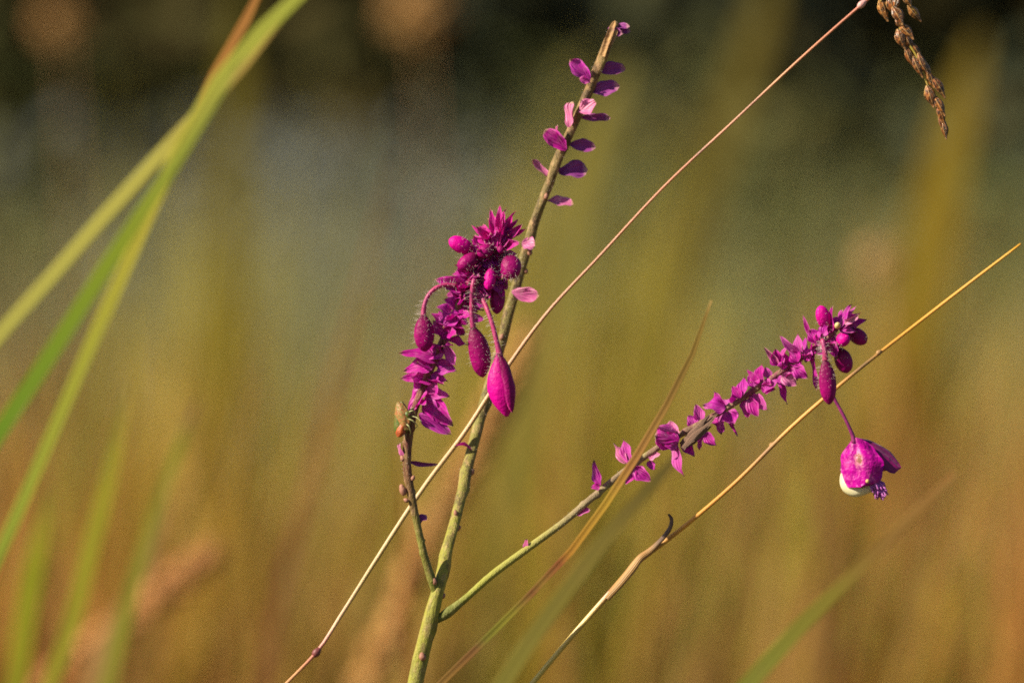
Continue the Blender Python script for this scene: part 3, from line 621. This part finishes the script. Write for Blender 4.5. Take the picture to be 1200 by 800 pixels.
# ------------------------------------------------------------------ the purple flowering plant
main = [(487, 800, 18.5, 0), (497, 755, 18, 0), (508, 712, 17, 0), (515, 685, 14.5, .8), (524, 645, 13, 3), (538, 592, 12.5, 7), (551, 535, 12.5, 11), (566, 478, 12.5, 14), (584, 415, 12, 15), (598, 362, 11.5, 15),
        (612, 310, 11.5, 14.5), (626, 262, 11, 14), (641, 222, 10.5, 13), (657, 180, 10.5, 12), (677, 136, 10.5, 11), (696, 92, 10.5, 10.5), (708, 62, 11.5, 10), (717, 38, 10, 10), (722, 27, 7.5, 10)]
rows_m = culm_rows(main, -.18); base = Vector(rows_m[0][:3])
plant = thing('flowering_plant', 'branching wild plant with magenta flower spikes and hanging buds', 'flower', Vector((base.x, base.y, 0)))
def lumpy(bumps, rib=5, amp=.035):
    """Stem outline: faint ribs and the raised scars where leaves stood, bumps = (v, angle, height, half length, half angle)."""
    def f(v, a):
        r = 1 + amp * math.cos(rib * a + 3 * v) + .05 * mnoise.noise((math.cos(a) * 1.2, math.sin(a) * 1.2, v * 90)) + .03 * mnoise.noise((math.cos(a) * 3, math.sin(a) * 3, v * 260))
        for bv, ba, h, bl, bw in bumps:
            if abs(v - bv) < bl * 2.6:
                d = (a - ba + math.pi) % (2 * math.pi) - math.pi
                r += h * math.exp(-((v - bv) / bl) ** 2 - (d / bw) ** 2)
        return r
    return f
R_ = random.Random(9)
def bump_list(v0, v1, n, bl=.0025): return [(v0 + (v1 - v0) * (i + R_.random() * .7) / n, i * 2.4 + R_.uniform(-.4, .4), R_.uniform(.22, .5), bl * R_.uniform(.7, 1.5), R_.uniform(.3, .55)) for i in range(n)]
V, F, U = tube(rows_m, 330, 18, lumpy(bump_list(.72, 1, 44)))
st_main = mesh_obj('main_stem', V, F, M['main_stem'], plant, uv=U)
hv, hf = hairmesh(V, F, 420, .00015, .0005, .000018, 1, (.84, 1), U); mesh_obj('stem_down', hv, hf, M['hair'], st_main, kind='stuff')
left = [(514, 704, 7, .3), (508, 686, 10, 0), (497, 650, 8.8, -.6), (489, 615, 8.8, -1), (482, 580, 9.5, -1), (477, 545, 10, -1), (479, 510, 10.5, -1.2), (486, 480, 9, -1.5), (498, 448, 9, -1.5), (511, 418, 9, -1.5),
        (524, 388, 9, -1.5), (538, 356, 9, -1.5), (552, 326, 9, -1.5), (568, 296, 8, -1.5), (580, 272, 6, -1.5), (585, 262, 3, -1.5)]
rows_l = mmpath(left); V, F, U = tube(rows_l, 190, 14, lumpy(bump_list(.05, .95, 26, .006)))
st_left = mesh_obj('branch', V, F, M['left_stem'], plant, uv=U); hv, hf = hairmesh(V, F, 260, .0002, .0006, .000018, 2, (.3, 1), U); mesh_obj('stem_down', hv, hf, M['hair'], st_left, kind='stuff')
right = [(511, 727, 7, 0), (520, 721, 11, 0), (542, 704, 8.8, 0), (576, 674, 8.8, -.2), (615, 645, 8.6, -.4), (660, 612, 8.2, -.5), (700, 578, 8, -.5), (740, 546, 7.6, -.5), (775, 522, 7.4, -.5), (810, 502, 7.4, -.5), (850, 479, 7, -.5),
         (890, 453, 7, -.5), (930, 425, 6.8, -.5), (962, 402, 6.5, -.5), (980, 386, 5, -.5), (986, 378, 3, -.5)]
rows_r = mmpath(right); V, F, U = tube(rows_r, 220, 14, lumpy(bump_list(.3, .98, 22, .005)))
st_right = mesh_obj('branch', V, F, M['right_stem'], plant, uv=U); hv, hf = hairmesh(V, F, 420, .00012, .0004, .000016, 3, (.25, 1), U); mesh_obj('stem_down', hv, hf, M['hair'], st_right, kind='stuff')

seed_no = [100]
def bract(b, t, wd, mat='bract', d0=0.0, d1=None, roll=0.0, cup=.3, curl=.06, shape=(.62, 1.1), ruffle=.07, twist=0.0, neck=.16, side=0.0, name='bract'):
    """A small leaf by photo points: b base, t tip, wd width in pixels, d depths in mm; roll turns its face about its length."""
    seed_no[0] += 1; R = random.Random(seed_no[0])
    if d1 is None: d1 = d0 + R.uniform(-.9, .6)
    B, T = P(*b, d0), P(*t, d1); ax = (T - B).normalized(); n0 = Vector((-.6, -.8, .45)); n0 = (n0 - ax * n0.dot(ax)).normalized(); s0 = ax.cross(n0)
    a = math.radians(roll + R.uniform(-22, 22)); nr = n0 * math.cos(a) + s0 * math.sin(a)
    V, F, U = petal(B, T, wd * 1.2 * K, nr, curl + R.uniform(-.12, .14), cup * R.uniform(.6, 1.9), ruffle * R.uniform(1, 2.2), shape, neck, seed_no[0], twist=twist + R.uniform(-.35, .35), side=side + R.uniform(-.05, .05))
    return mesh_obj(name, V, F, M[mat], plant, uv=U)
def stem_depth(y): return float(np.interp(y, [m[1] for m in main][::-1], [m[3] for m in main][::-1]))
def STEM_OLD(y): return float(np.interp(y, [27, 92, 180, 262, 362, 415, 478, 535, 592, 645], [7, 7, 8, 9.5, 10, 9.5, 8.5, 7, 4, 1.5]))
# -- bracts left on the bare upper spike
for b, t, wd, m_, d0, d1, kw in [
    ((690, 93), (668, 69), 15, 'bract', 6.5, 6, {}), ((688, 95), (678, 93), 8, 'bract', 6.2, 5.8, dict(curl=.3)),
    ((702, 83), (733, 82), 14, 'violet', 7.5, 8, {}), ((695, 107), (726, 102), 16, 'violet', 7.5, 7.8, {}),
    ((681, 129), (700, 121), 16, 'pale', 6.2, 5.2, {}), ((684, 138), (715, 137), 9, 'violet', 7.5, 8, dict(roll=35)),
    ((668, 146), (671, 119), 14, 'pale', 6.5, 6.2, dict(side=.1)), ((660, 160), (656, 145), 4, 'pale', 7, 6.5, dict(curl=.4)),
    ((661, 173), (638, 152), 17, 'bract', 7, 6.6, {}), ((670, 170), (698, 173), 13, 'violet', 8, 8.4, {}),
    ((644, 207), (624, 186), 8, 'pale', 8.5, 8, dict(roll=30, curl=-.15)), ((658, 201), (689, 199), 19, 'violet', 9, 9.2, {}),
    ((645, 236), (672, 240), 13, 'pale', 9, 9, dict(curl=-.1)), ((615, 286), (627, 288), 15, 'pale', 9, 8.2, {}), ((603, 342), (632, 346), 15, 'pale', 9, 8.4, {}),
    ((549, 527), (532, 527), 11, 'bract', 6.2, 5.8, dict(curl=.5, roll=40)), ((716, 34), (738, 31), 9, 'violet', 7, 6.6, {}), ((719, 34), (739, 37), 8, 'violet', 7, 7.4, {}), ((716, 34), (731, 39), 8, 'violet', 7, 6.2, dict(curl=.3)),
    ((480, 541), (513, 545), 6, 'violet', -1, -.4, dict(roll=60, curl=-.05)), ((474, 533), (470, 518), 6, 'pale', -1, -1.2, dict(curl=.35)),
    ((492, 611), (500, 603), 9, 'violet', -.6, -.3, dict(neck=.8)), ((675, 603), (692, 597), 9, 'bract', -.4, -.8, dict()), ((615, 642), (618, 631), 5, 'pale', -.4, -.8, dict()),
]:
    q = math.hypot(t[0] - b[0], t[1] - b[1]); b = (b[0] - (t[0] - b[0]) / q * 3.5, b[1] - (t[1] - b[1]) / q * 3.5)
    if d0 > 5: dz = stem_depth(b[1]) - STEM_OLD(b[1]); d0 += dz; d1 += dz
    kw.setdefault('ruffle', .08); kw.setdefault('shape', (.8, .62)); bract(b, t, wd, m_, d0, d1, **kw)
for (x, y, wd, l, a, d) in [(472, 574, 8, 13, 110, -1.3), (476, 586, 5, 6, 150, -1.6), (472, 537, 6, 7, 120, -1.2), (552.5, 553, 7, 8, 60, 6.2), (536.5, 619, 6, 8, 40, 3), (534, 601, 5, 7, 100, 2.6), (509, 681, 6, 8, 100, -.5), (518.5, 698, 7, 7, 40, .4), (495, 769, 8, 9, 100, -1.2), (621, 296, 6, 7, 80, 9), (640, 230, 5, 7, 80, 8), (484, 560, 5, 6, 70, -1.8), (616, 318, 6, 6, 60, 9.6), (588, 395, 6, 8, 70, 9.2)]:
    if x > 505 and y < 680: d += stem_depth(y) - STEM_OLD(y)
    nodule(plant, x, y, d, wd, l, a, M['scar'], 'leaf_scar')
# dry split bark at the tip of the bare spike
V, F, U = petal(P(706, 66, 9.0), P(721, 24, 9.1), 8 * K, (-.3, -1, .2), .03, .5, .08, (.3, .35), .8, 5); mesh_obj('dry_flake', V, F, M['dry'], plant, uv=U)
V, F, U = petal(P(713, 56, 9.1), P(722, 34, 9.2), 6 * K, (.4, -1, .2), .15, .5, .08, (.4, .4), .6, 6); mesh_obj('dry_flake', V, F, M['dry'], plant, uv=U)

# -- buds
LONG = [(0, .16), (.06, .26), (.2, .62), (.42, .95), (.6, 1.0), (.78, .86), (.92, .52), (.98, .24), (1, .06)]
BIG = [(0, .12), (.1, .28), (.25, .62), (.45, .94), (.58, 1), (.72, .88), (.86, .58), (.95, .30), (1, .10)]
ROUND = [(0, .3), (.1, .6), (.3, .92), (.55, 1.0), (.78, .84), (.93, .5), (1, .08)]
def flower_bud(b, t, wd, d0, d1, prof=LONG, mat='bud', ped=None, flat=.85, hairs=90, bend=0.0, pmat='pedicel', seam_at=.9, vr=(0, .75), hl=(.0003, .0010)):
    seed_no[0] += 1
    V, F, U = budmesh(P(*b, d0), P(*t, d1), wd * K, prof, flat, .13, bend, seed_no[0], seam_at=seam_at)
    o = mesh_obj('flower_bud', V, F, M[mat], plant, uv=U)
    if ped:
        V2, F2, U2 = tube([(*P(x, y, d), w_ * .5 * K) for x, y, d, w_ in ped], 36, 8); mesh_obj('pedicel', V2, F2, M[pmat], o, uv=U2)
        hv, hf = hairmesh(V2, F2, 150, .0006, .0014, .000022, seed_no[0]); mesh_obj('pedicel_down', hv, hf, M['hair'], o, kind='stuff')
    if hairs: hv, hf = hairmesh(V, F, hairs, hl[0], hl[1], .00002, seed_no[0] + 50, vr, U); mesh_obj('bud_down', hv, hf, M['hair'], o, kind='stuff')
    return o
flower_bud((496, 366), (498, 412), 22, -3.5, -3.8, mat='wine_bud', ped=[(534, 335, -2.6, 5.5), (522, 334, -3, 5), (510, 338, -3.4, 5), (501, 348, -3.5, 5), (497, 360, -3.5, 5.5), (496, 370, -3.5, 6.5)], hairs=170, seam_at=.35)
flower_bud((553, 379), (566, 442), 23, -3.6, -3.2, mat='wine_bud', ped=[(558, 322, -3.4, 5.5), (555, 330, -4.1, 5.5), (553, 350, -4, 5.5), (553, 370, -3.8, 5.5), (554.5, 384, -3.6, 7)], hairs=230, bend=-.03, seam_at=.5)
flower_bud((584, 410), (594, 488), 29.5, -5.4, -5.8, BIG, ped=[(563, 345, -3.2, 5.5), (570, 360, -4.2, 5.5), (577, 380, -5, 5.5), (582, 400, -5.3, 6), (586, 419, -5.4, 7.5)], hairs=150, vr=(0, .35), bend=.03, seam_at=.62, flat=.7)
V, F, U = petal(P(586, 414, -5.7), P(595, 484, -5.8), 17 * K, (.6, -.8, .1), .36, -.55, .01, (.6, .6), .4, 88, nu=9, nv=17, th=.05); mesh_obj('sepal', V, F, M['wine_bud'], plant, uv=U)
flower_bud((554, 293), (526, 281), 19, -2.2, -3, ROUND, hairs=70, flat=.75)
flower_bud((560, 298), (537, 315), 17, -3.2, -4, ROUND, 'wine_bud', hairs=60)
flower_bud((578, 289), (560, 299), 15, -3.2, -4.2, ROUND, 'wine_bud', hairs=60)
flower_bud((576, 314), (572, 340), 13, -3.6, -4.2, ROUND, hairs=60)
flower_bud((595, 299), (601, 326), 24, -2, -4, ROUND, 'wine_bud', hairs=260, vr=(0, 1), ped=[(580, 290, -1.8, 6), (588, 292, -2, 5.5), (595, 301, -2, 6)])
flower_bud((584, 326), (582, 368), 17, -1.0, -1.2, LONG, 'wine_bud', hairs=40, ped=[(566, 312, -1.4, 6), (576, 316, -1.2, 6), (584, 329, -1, 6)])
flower_bud((590, 288), (584, 296), 9, -2.6, -3.4, ROUND, 'wine_bud', hairs=30)
# right spike buds
flower_bud((967, 417), (972, 474), 19, -2.6, -2.8, mat='wine_bud', ped=[(963, 404, -1.4, 5), (964, 399, -2.2, 5.5), (966, 407, -2.6, 6), (967.5, 422, -2.6, 8)], hairs=190, vr=(0, .6), seam_at=.3)
flower_bud((969, 386), (961, 358), 17, -1, -1.4, ROUND, hairs=30, flat=.75)
flower_bud((982, 394), (994, 401), 16, -1.5, -3, ROUND, hairs=50)
flower_bud((995, 386), (1015, 402), 17, -.6, .2, ROUND, 'wine_bud', hairs=70)
flower_bud((984, 408), (993, 437), 19, .2, .4, ROUND, 'wine_bud', hairs=60)

# -- crown of the left spike: narrow pointed bracts standing up
CR = [(574, 243, 8), (580, 252, 9), (587, 238, 8), (590, 252, 10), (595, 243, 7), (607, 248, 8), (601, 256, 10), (617, 268, 9), (613, 262, 9), (566, 262, 10), (557, 264, 9), (563, 272, 13), (571, 256, 10), (584, 248, 8), (609, 273, 11), (600, 268, 12), (578, 262, 11), (592, 262, 12), (553, 262, 5), (611, 284, 12), (588, 258, 9), (582, 266, 10), (597, 276, 12), (574, 272, 12), (590, 272, 11), (604, 278, 10), (568, 282, 13), (561, 285, 11), (602, 290, 12), (578, 246, 6), (592, 246, 6), (600, 250, 6), (608, 256, 7)]
for i, (x, y, wd) in enumerate(CR):
    R = random.Random(i + 40); bx, by = 583 + (x - 585) * .22 + R.uniform(-3, 3), 286 + R.uniform(-8, 6)
    bract((bx, by), (x, y), wd, 'crown', -1.8 + R.uniform(-1.4, 1.0), -2.0 + R.uniform(-2.4, 1.6), roll=R.uniform(-40, 40), cup=.5, curl=.08, shape=(.55, .95), neck=.5)
def fill(rows, v0, v1, n, lmin, lmax, wmin, wmax, lean, seed, mats=('bract',), rad=1.0):
    """Bracts set in a spiral round a flowering axis."""
    A = spline(rows, 200)[:, :3]; T, Nn, B = frames(A); R = random.Random(seed)
    for i in range(n):
        v = v0 + (v1 - v0) * (i + R.random() * .8) / n; k = int(v * 199); a = i * 2.3999 + R.uniform(-.5, .5)
        o = Nn[k] * math.cos(a) + B[k] * math.sin(a); L = R.uniform(lmin, lmax) * K; d = unit(o + T[k] * lean * R.uniform(.5, 1.4) + np.array([0, 0, -.1]))
        b = A[k] + o * 2 * K; seed_no[0] += 1; up = unit(T[k] * .3 + np.array(to_sun) * .7 + np.array([R.uniform(-.5, .5), R.uniform(-.9, .1), R.uniform(-.3, .4)]))
        V, F, U = petal(b, b + d * L, R.uniform(wmin, wmax) * K, up, R.uniform(-.12, .14), R.uniform(.15, .5), .10, (.6, 1.15), .3, seed_no[0], twist=R.uniform(-.4, .4), side=R.uniform(-.06, .06))
        mesh_obj('bract', V, F, M[R.choice(mats)], plant, uv=U)
fill(rows_l, .51, .72, 12, 18, 28, 12, 17, .25, 21)
fill(rows_l, .70, .93, 34, 18, 30, 12, 18, .3, 27)
fill(rows_l, .78, .965, 44, 16, 26, 12, 18, .6, 22, ('crown', 'bract'))
for b, t, wd, kw in [
    ((512, 424), (467, 416), 15, {}), ((508, 428), (473, 436), 19, dict(roll=-15)), ((507, 447), (469, 444), 17, dict(roll=15)), ((511, 438), (508, 470), 20, dict(cup=.4)), ((512, 434), (535, 434), 11, {}), ((525, 398), (548, 404), 11, dict(roll=-30)),
    ((524, 405), (535, 429), 13, {}), ((499, 455), (479, 484), 19, dict(roll=10)), ((500, 462), (531, 499), 21, dict(shape=(.5, .9))), ((491, 485), (529, 509), 17, dict(shape=(.5, .9))), ((504, 460), (527, 464), 12, {}), ((527, 395), (507, 376), 14, {}), ((531, 390), (514, 362), 13, {}),
    ((547, 338), (509, 327), 16, {}), ((548, 345), (522, 347), 16, {}), ((548, 362), (526, 357), 16, {}), ((549, 372), (568, 374), 10, {}), ((556, 345), (573, 361), 14, {}), ((541, 368), (519, 385), 16, {}), ((535, 372), (545, 392), 15, {}), ((530, 380), (523, 402), 15, {}),
    ((548, 320), (534, 316), 10, {}), ((552, 318), (529, 322), 8, {}), ((590, 300), (606, 297), 9, {}), ((520, 410), (498, 420), 14, {}), ((517, 415), (503, 402), 12, {}), ((505, 440), (524, 447), 14, {}), ((496, 470), (514, 484), 17, dict(roll=20)), ((560, 330), (573, 350), 13, {}), ((545, 350), (560, 366), 12, {})]:
    bract(b, t, wd, 'bract', -2.0, None, **kw)
for i, (b, t, wd) in enumerate([((578, 300), (596, 312), 17), ((574, 305), (588, 328), 18), ((578, 312), (592, 334), 16), ((570, 312), (566, 332), 16), ((566, 308), (552, 320), 16), ((572, 298), (588, 300), 16), ((564, 318), (580, 338), 15), ((584, 318), (594, 340), 13), ((572, 322), (588, 344), 15),
                                ((560, 326), (546, 334), 15), ((576, 328), (594, 336), 12), ((566, 330), (572, 352), 14), ((556, 336), (570, 348), 14), ((588, 306), (600, 318), 14), ((568, 290), (556, 306), 15), ((580, 334), (590, 350), 11)]):
    bract(b, t, wd, 'crown' if i % 2 else 'bract', -1.2, -2.4, roll=-20, shape=(.6, .9))

# -- leaning right spike
RB = [((704, 568), (696, 539), 13, {}), ((703, 570), (692, 571), 8, {}), ((735, 543), (719, 519), 11, dict(m_='pale')), ((736, 541), (730, 514), 13, {}), ((743, 547), (763, 564), 15, {}), ((742, 548), (733, 568), 13, {}), ((761, 538), (774, 531), 10, dict(m_='pale')), ((760, 540), (768, 550), 10, {}),
      ((790, 512), (785, 492), 16, dict(m_='pale')), ((792, 516), (768, 500), 12, {}), ((794, 520), (804, 558), 15, dict(shape=(.45, 1.1), curl=.15)), ((800, 514), (814, 535), 12, {}), ((825, 508), (840, 522), 11, {}), ((822, 508), (820, 527), 13, {}), ((815, 500), (806, 486), 12, {}),
      ((850, 478), (823, 477), 19, {}), ((849, 477), (836, 458), 11, {}), ((852, 482), (861, 498), 18, {}), ((848, 484), (846, 509), 15, {}), ((855, 484), (865, 511), 6, {}), ((870, 464), (873, 441), 13, {}), ((868, 466), (858, 452), 10, {}), ((874, 468), (877, 490), 12, {}), ((878, 466), (889, 489), 14, {}),
      ((892, 448), (894, 426), 13, {}), ((890, 450), (875, 432), 7, {}), ((893, 452), (909, 456), 13, {}), ((886, 462), (901, 480), 13, {}), ((888, 444), (879, 448), 15, {}), ((913, 428), (895, 406), 7, dict(m_='pale')), ((914, 428), (908, 408), 15, {}), ((916, 427), (923, 405), 9, {}), ((916, 440), (934, 452), 15, dict(m_='pale')),
      ((914, 442), (922, 474), 9, {}), ((912, 446), (896, 462), 12, {}), ((938, 416), (913, 392), 10, dict(shape=(.5, 1.2))), ((940, 414), (936, 390), 12, {}), ((930, 428), (947, 443), 14, {}), ((926, 430), (920, 445), 15, {}), ((935, 424), (925, 410), 13, {}), ((956, 402), (941, 367), 8, dict(shape=(.4, 1.3))), ((957, 400), (948, 386), 15, {}),
      ((953, 408), (958, 457), 11, dict(shape=(.6, .9), roll=30)), ((950, 410), (944, 425), 12, {}), ((975, 390), (977, 358), 10, {}), ((980, 384), (987, 362), 9, {}), ((984, 384), (998, 356), 9, {}), ((986, 384), (1009, 366), 11, {}), ((988, 386), (1016, 374), 10, {}), ((978, 388), (970, 372), 12, {}), ((984, 388), (1000, 380), 14, {}), ((974, 396), (984, 410), 14, {}),
      ((972, 398), (982, 418), 12, {}), ((966, 396), (956, 388), 14, {}), ((972, 388), (982, 370), 11, {}), ((985, 390), (1004, 390), 12, {}), ((982, 386), (1005, 358), 6, {}), ((965, 392), (970, 380), 12, {})]
for b, t, wd, kw in RB:
    kw = dict(kw); m_ = kw.pop('m_', 'bract'); bract(b, t, wd, m_, -.5 + random.Random(int(b[0] + t[1])).uniform(-1.2, .6), **kw)
fill(rows_r, .60, .80, 8, 12, 22, 8, 14, .2, 31)
fill(rows_r, .80, .93, 14, 12, 20, 9, 14, .3, 35)
fill(rows_r, .90, .985, 14, 14, 20, 8, 12, .7, 33, ('crown', 'bract'))
flower_bud((795, 514), (771, 507), 17, -1.5, -2.2, ROUND, 'wine_bud', hairs=20, flat=.8)
bract((796, 516), (767, 510), 22, 'bract', -2.6, -3.2, cup=-.9, shape=(.5, .5)); bract((794, 510), (770, 499), 15, 'bract', -2.0, -2.8, cup=-.6); bract((795, 518), (776, 520), 12, 'bract', -2.2, -2.8, cup=-.5)
for (b_, t_, w_, d_, sd) in [((797, 520), (842, 484), 11, -2.0, 77), ((799, 524), (838, 490), 9, -2.5, 78), ((803, 523), (834, 499), 7, -2.2, 79), ((806, 512), (832, 486), 7, -2.3, 80)]:
    V, F, U = petal(P(*b_, d_), P(*t_, d_ - .3), w_ * K, (-.3, -1, .5), .08, -.7, .22, (.35, .7), .8, sd, nu=9, nv=15, twist=.3); mesh_obj('dry_husk', V, F, M['husk'], plant, uv=U)
V, F, U = petal(P(990, 380, -2), P(1005, 367, -3.0), 8 * K, (-.3, -1, .4), .25, .7, .2, (.5, .7), .4, 78, twist=1.2); mesh_obj('withered_petal', V, F, M['pale'], plant, uv=U)
V, F, U = budmesh(P(981, 384, -2.6), P(982, 379, -3.6), 7 * K, ROUND, 1, .05); mesh_obj('anther', V, F, M['anther'], plant, uv=U)

# -- the open flower
fl = bpy.data.objects.new('open_flower', None); S.collection.objects.link(fl); fl.empty_display_size = .004
ORG[fl.name] = P(1000, 515, -1); fl.parent = plant; fl.location = ORG[fl.name] - ORG[plant.name]; fl['label'] = 'open magenta flower with a cream keel and violet fringe'
V, F, U = tube([(*P(x, y, d), w_ * .5 * K) for x, y, d, w_ in [(966, 412, -.4, 4.5), (971, 438, -.2, 4.2), (977, 465, -.4, 4), (986, 482, -.7, 4), (995, 500, -1, 4.2), (1000, 513, -1, 5.5), (1001, 519, -1, 7)]], 40, 8); mesh_obj('pedicel', V, F, M['violet_pedicel'], fl, uv=U)
ROW = dict(nu=15, nv=19)
V, F, U = petal(P(1001, 513, -1.2), P(1009, 571, -2.6), 53 * K, (-.35, -1, .25), .13, -.55, .055, (.62, .34), .14, 300, th=.04, side=-.03, **ROW); mesh_obj('sepal', V, F, M['sepal'], fl, uv=U)
V, F, U = petal(P(1001, 514, -.6), P(1055, 549, .2), 34 * K, (.9, -.5, .35), .10, -.5, .03, (.5, .36), .3, 301, th=.05, side=-.10, **ROW); mesh_obj('sepal', V, F, M['shaded_back_sepal'], fl, uv=U)
V, F, U = petal(P(1000, 514, .4), P(986, 552, .8), 34 * K, (-1, -.3, .2), .1, -.5, .03, (.5, .4), .2, 302, **ROW); mesh_obj('sepal', V, F, M['shaded_back_sepal'], fl, uv=U)
V, F, U = tube([(*P(1003, 540, .4), 4 * K), (*P(994, 549, .4), 5 * K), (*P(989.5, 559, .2), 5.8 * K), (*P(992.5, 569, -.2), 7.2 * K), (*P(1001, 574, -.6), 7.4 * K), (*P(1011, 574, -.9), 6 * K), (*P(1019, 572, -1.1), 5 * K), (*P(1027, 573, -1.2), 4 * K)], 44, 16, lambda v, a: 1 + .06 * math.cos(2 * a + 3 * v) + .04 * math.sin(9 * v + a)); mesh_obj('keel', V, F, M['cream'], fl, uv=U)
V, F, U = petal(P(1020, 538, 0), P(1041, 550, .4), 16 * K, (0, -1, .2), .1, .3, .05, seed=303); mesh_obj('inner_petal', V, F, M['pale'], fl, uv=U)
R = random.Random(6); parts = []
for i in range(150):
    q = R.random(); b = P(1022 + 10 * q + R.uniform(-3, 3), 560 + 14 * q + R.uniform(-4, 4), -1.3 + R.uniform(-.6, .6)); ang = R.gauss(-1.0, .55); L = R.uniform(7, 13) * K
    e = b + RIGHT * math.cos(ang) * L * .7 + UP * math.sin(ang) * L + FWD * R.uniform(-.6, .4) * L
    mid = (b + e) / 2 + Vector((R.uniform(-1, 1), R.uniform(-1, 1), R.uniform(-1, 1))) * L * .12
    parts.append(tube([(*b, 1.5 * K), (*mid, 1.2 * K), (*e, .9 * K)], 6, 5))
V, F, U = merge(*parts); mesh_obj('fringe', V, F, M['fringe'], fl, uv=U, kind='stuff')
V, F, U = budmesh(P(1016, 562, -2.6), P(1017, 565, -3.2), 5 * K, ROUND, 1, 0, nu=10, nv=8); mesh_obj('pollen_grain', V, F, M['anther'], fl, uv=U)

# ------------------------------------------------------------------ the small bug on the left branch
M['bug_green'] = mat_simple('bug_green', (.06, .13, .025), (.13, .11, .025), 1500, .35)
M['bug_red'] = mat_simple('bug_red', (.42, .09, .02), (.24, .05, .015), 1500, .4)
M['bug_leg'] = mat_simple('bug_leg', (.40, .42, .22), (.30, .30, .12), 900, .4)
M['bug_eye'] = mat_simple('bug_eye', (.03, .012, .01), (.05, .02, .01), 900, .2)
def mat_wing():
    m, nt = new_mat('bug_wing'); u, v = uvs(nt); c = mix(nt, (.42, .20, .07), (.22, .19, .05), noise_fac(nt, 1600, 4, .42, .58))
    c = mix(nt, c, (.34, .10, .05), math_(nt, 'MULTIPLY', noise_fac(nt, 3500, 3, .5, .6), .8)); finish(nt, c, .38, .1, noise_fac(nt, 2500, 2), .5, 8e-5, 0, .5); return m
M['bug_wing'] = mat_wing()
bug = thing('bug', 'small orange and green bug clinging to a branch just below its magenta bracts', 'insect', P(474, 506, -2))
bug_d = -2.6
V, F, U = budmesh(P(471, 470, bug_d), P(468, 512, bug_d), 20 * K, [(0, .12), (.2, .62), (.45, 1), (.7, .95), (.9, .55), (1, .15)], .8, 0, -.06, 1); mesh_obj('abdomen', V, F, M['bug_green'], bug, uv=U)
V, F, U = petal(P(472, 504, bug_d - .9), P(467, 470, bug_d - .5), 18 * K, (-.5, -1, .1), .12, -.55, .02, (.45, .6), .7, 401, th=.12, nu=9, nv=13); mesh_obj('wing', V, F, M['bug_wing'], bug, uv=U)
V, F, U = petal(P(474, 503, bug_d - .6), P(472, 472, bug_d - .2), 12 * K, (.6, -1, .1), .10, -.5, .02, (.45, .6), .7, 402, th=.12, nu=9, nv=13); mesh_obj('wing', V, F, M['bug_green'], bug, uv=U)
V, F, U = petal(P(470, 498, bug_d - .95), P(466, 512, bug_d - .7), 13 * K, (-.5, -1, .1), .1, -.6, .02, (.4, .5), .8, 403, th=.2, nu=9, nv=9); mesh_obj('tail_plate', V, F, M['bug_red'], bug, uv=U)
hd = mesh_obj('head', *budmesh(P(473, 482, bug_d - .5), P(482, 489, bug_d - .8), 9 * K, ROUND, .9, 0, 0, 4, 14, 12)[:2], M['bug_green'], bug)
for z in (-.75, .35):
    V, F, U = budmesh(P(478.5, 484.5, bug_d - .7 + z), P(481.5, 487.5, bug_d - .7 + z), 4.4 * K, ROUND, 1, 0, 0, 5, 10, 8); mesh_obj('eye', V, F, M['bug_eye'], hd, uv=U)
for pts in ([(477, 490, -.8), (484, 493, -1.1), (489, 499, -.4), (486, 502, .6)], [(475, 496, -.8), (479, 499, -1.2), (481, 506, -.6), (480, 510, .4)], [(476, 484, -.6), (484, 481, -.9), (487, 486, .2)], [(475, 488, .3), (482, 490, .8), (484, 496, 1)], [(473, 498, .3), (477, 503, .9), (479, 508, 1)], [(478, 482, .2), (484, 478, .6), (486, 482, 1)]):
    V, F, U = tube([(*P(x, y, bug_d + d), (1.5 - .25 * i) * .5 * K * 1.3) for i, (x, y, d) in enumerate(pts)], 14, 6); mesh_obj('leg', V, F, M['bug_leg'], bug, uv=U)
for z in (-.4, .1):
    V, F, U = tube([(*P(481, 487, bug_d - .9 + z), .6 * K), (*P(488, 489, bug_d - 1.4 + z), .5 * K), (*P(494, 494, bug_d - 1.5 + z * 2), .3 * K)], 12, 5); mesh_obj('antenna', V, F, M['bug_leg'], hd, uv=U)
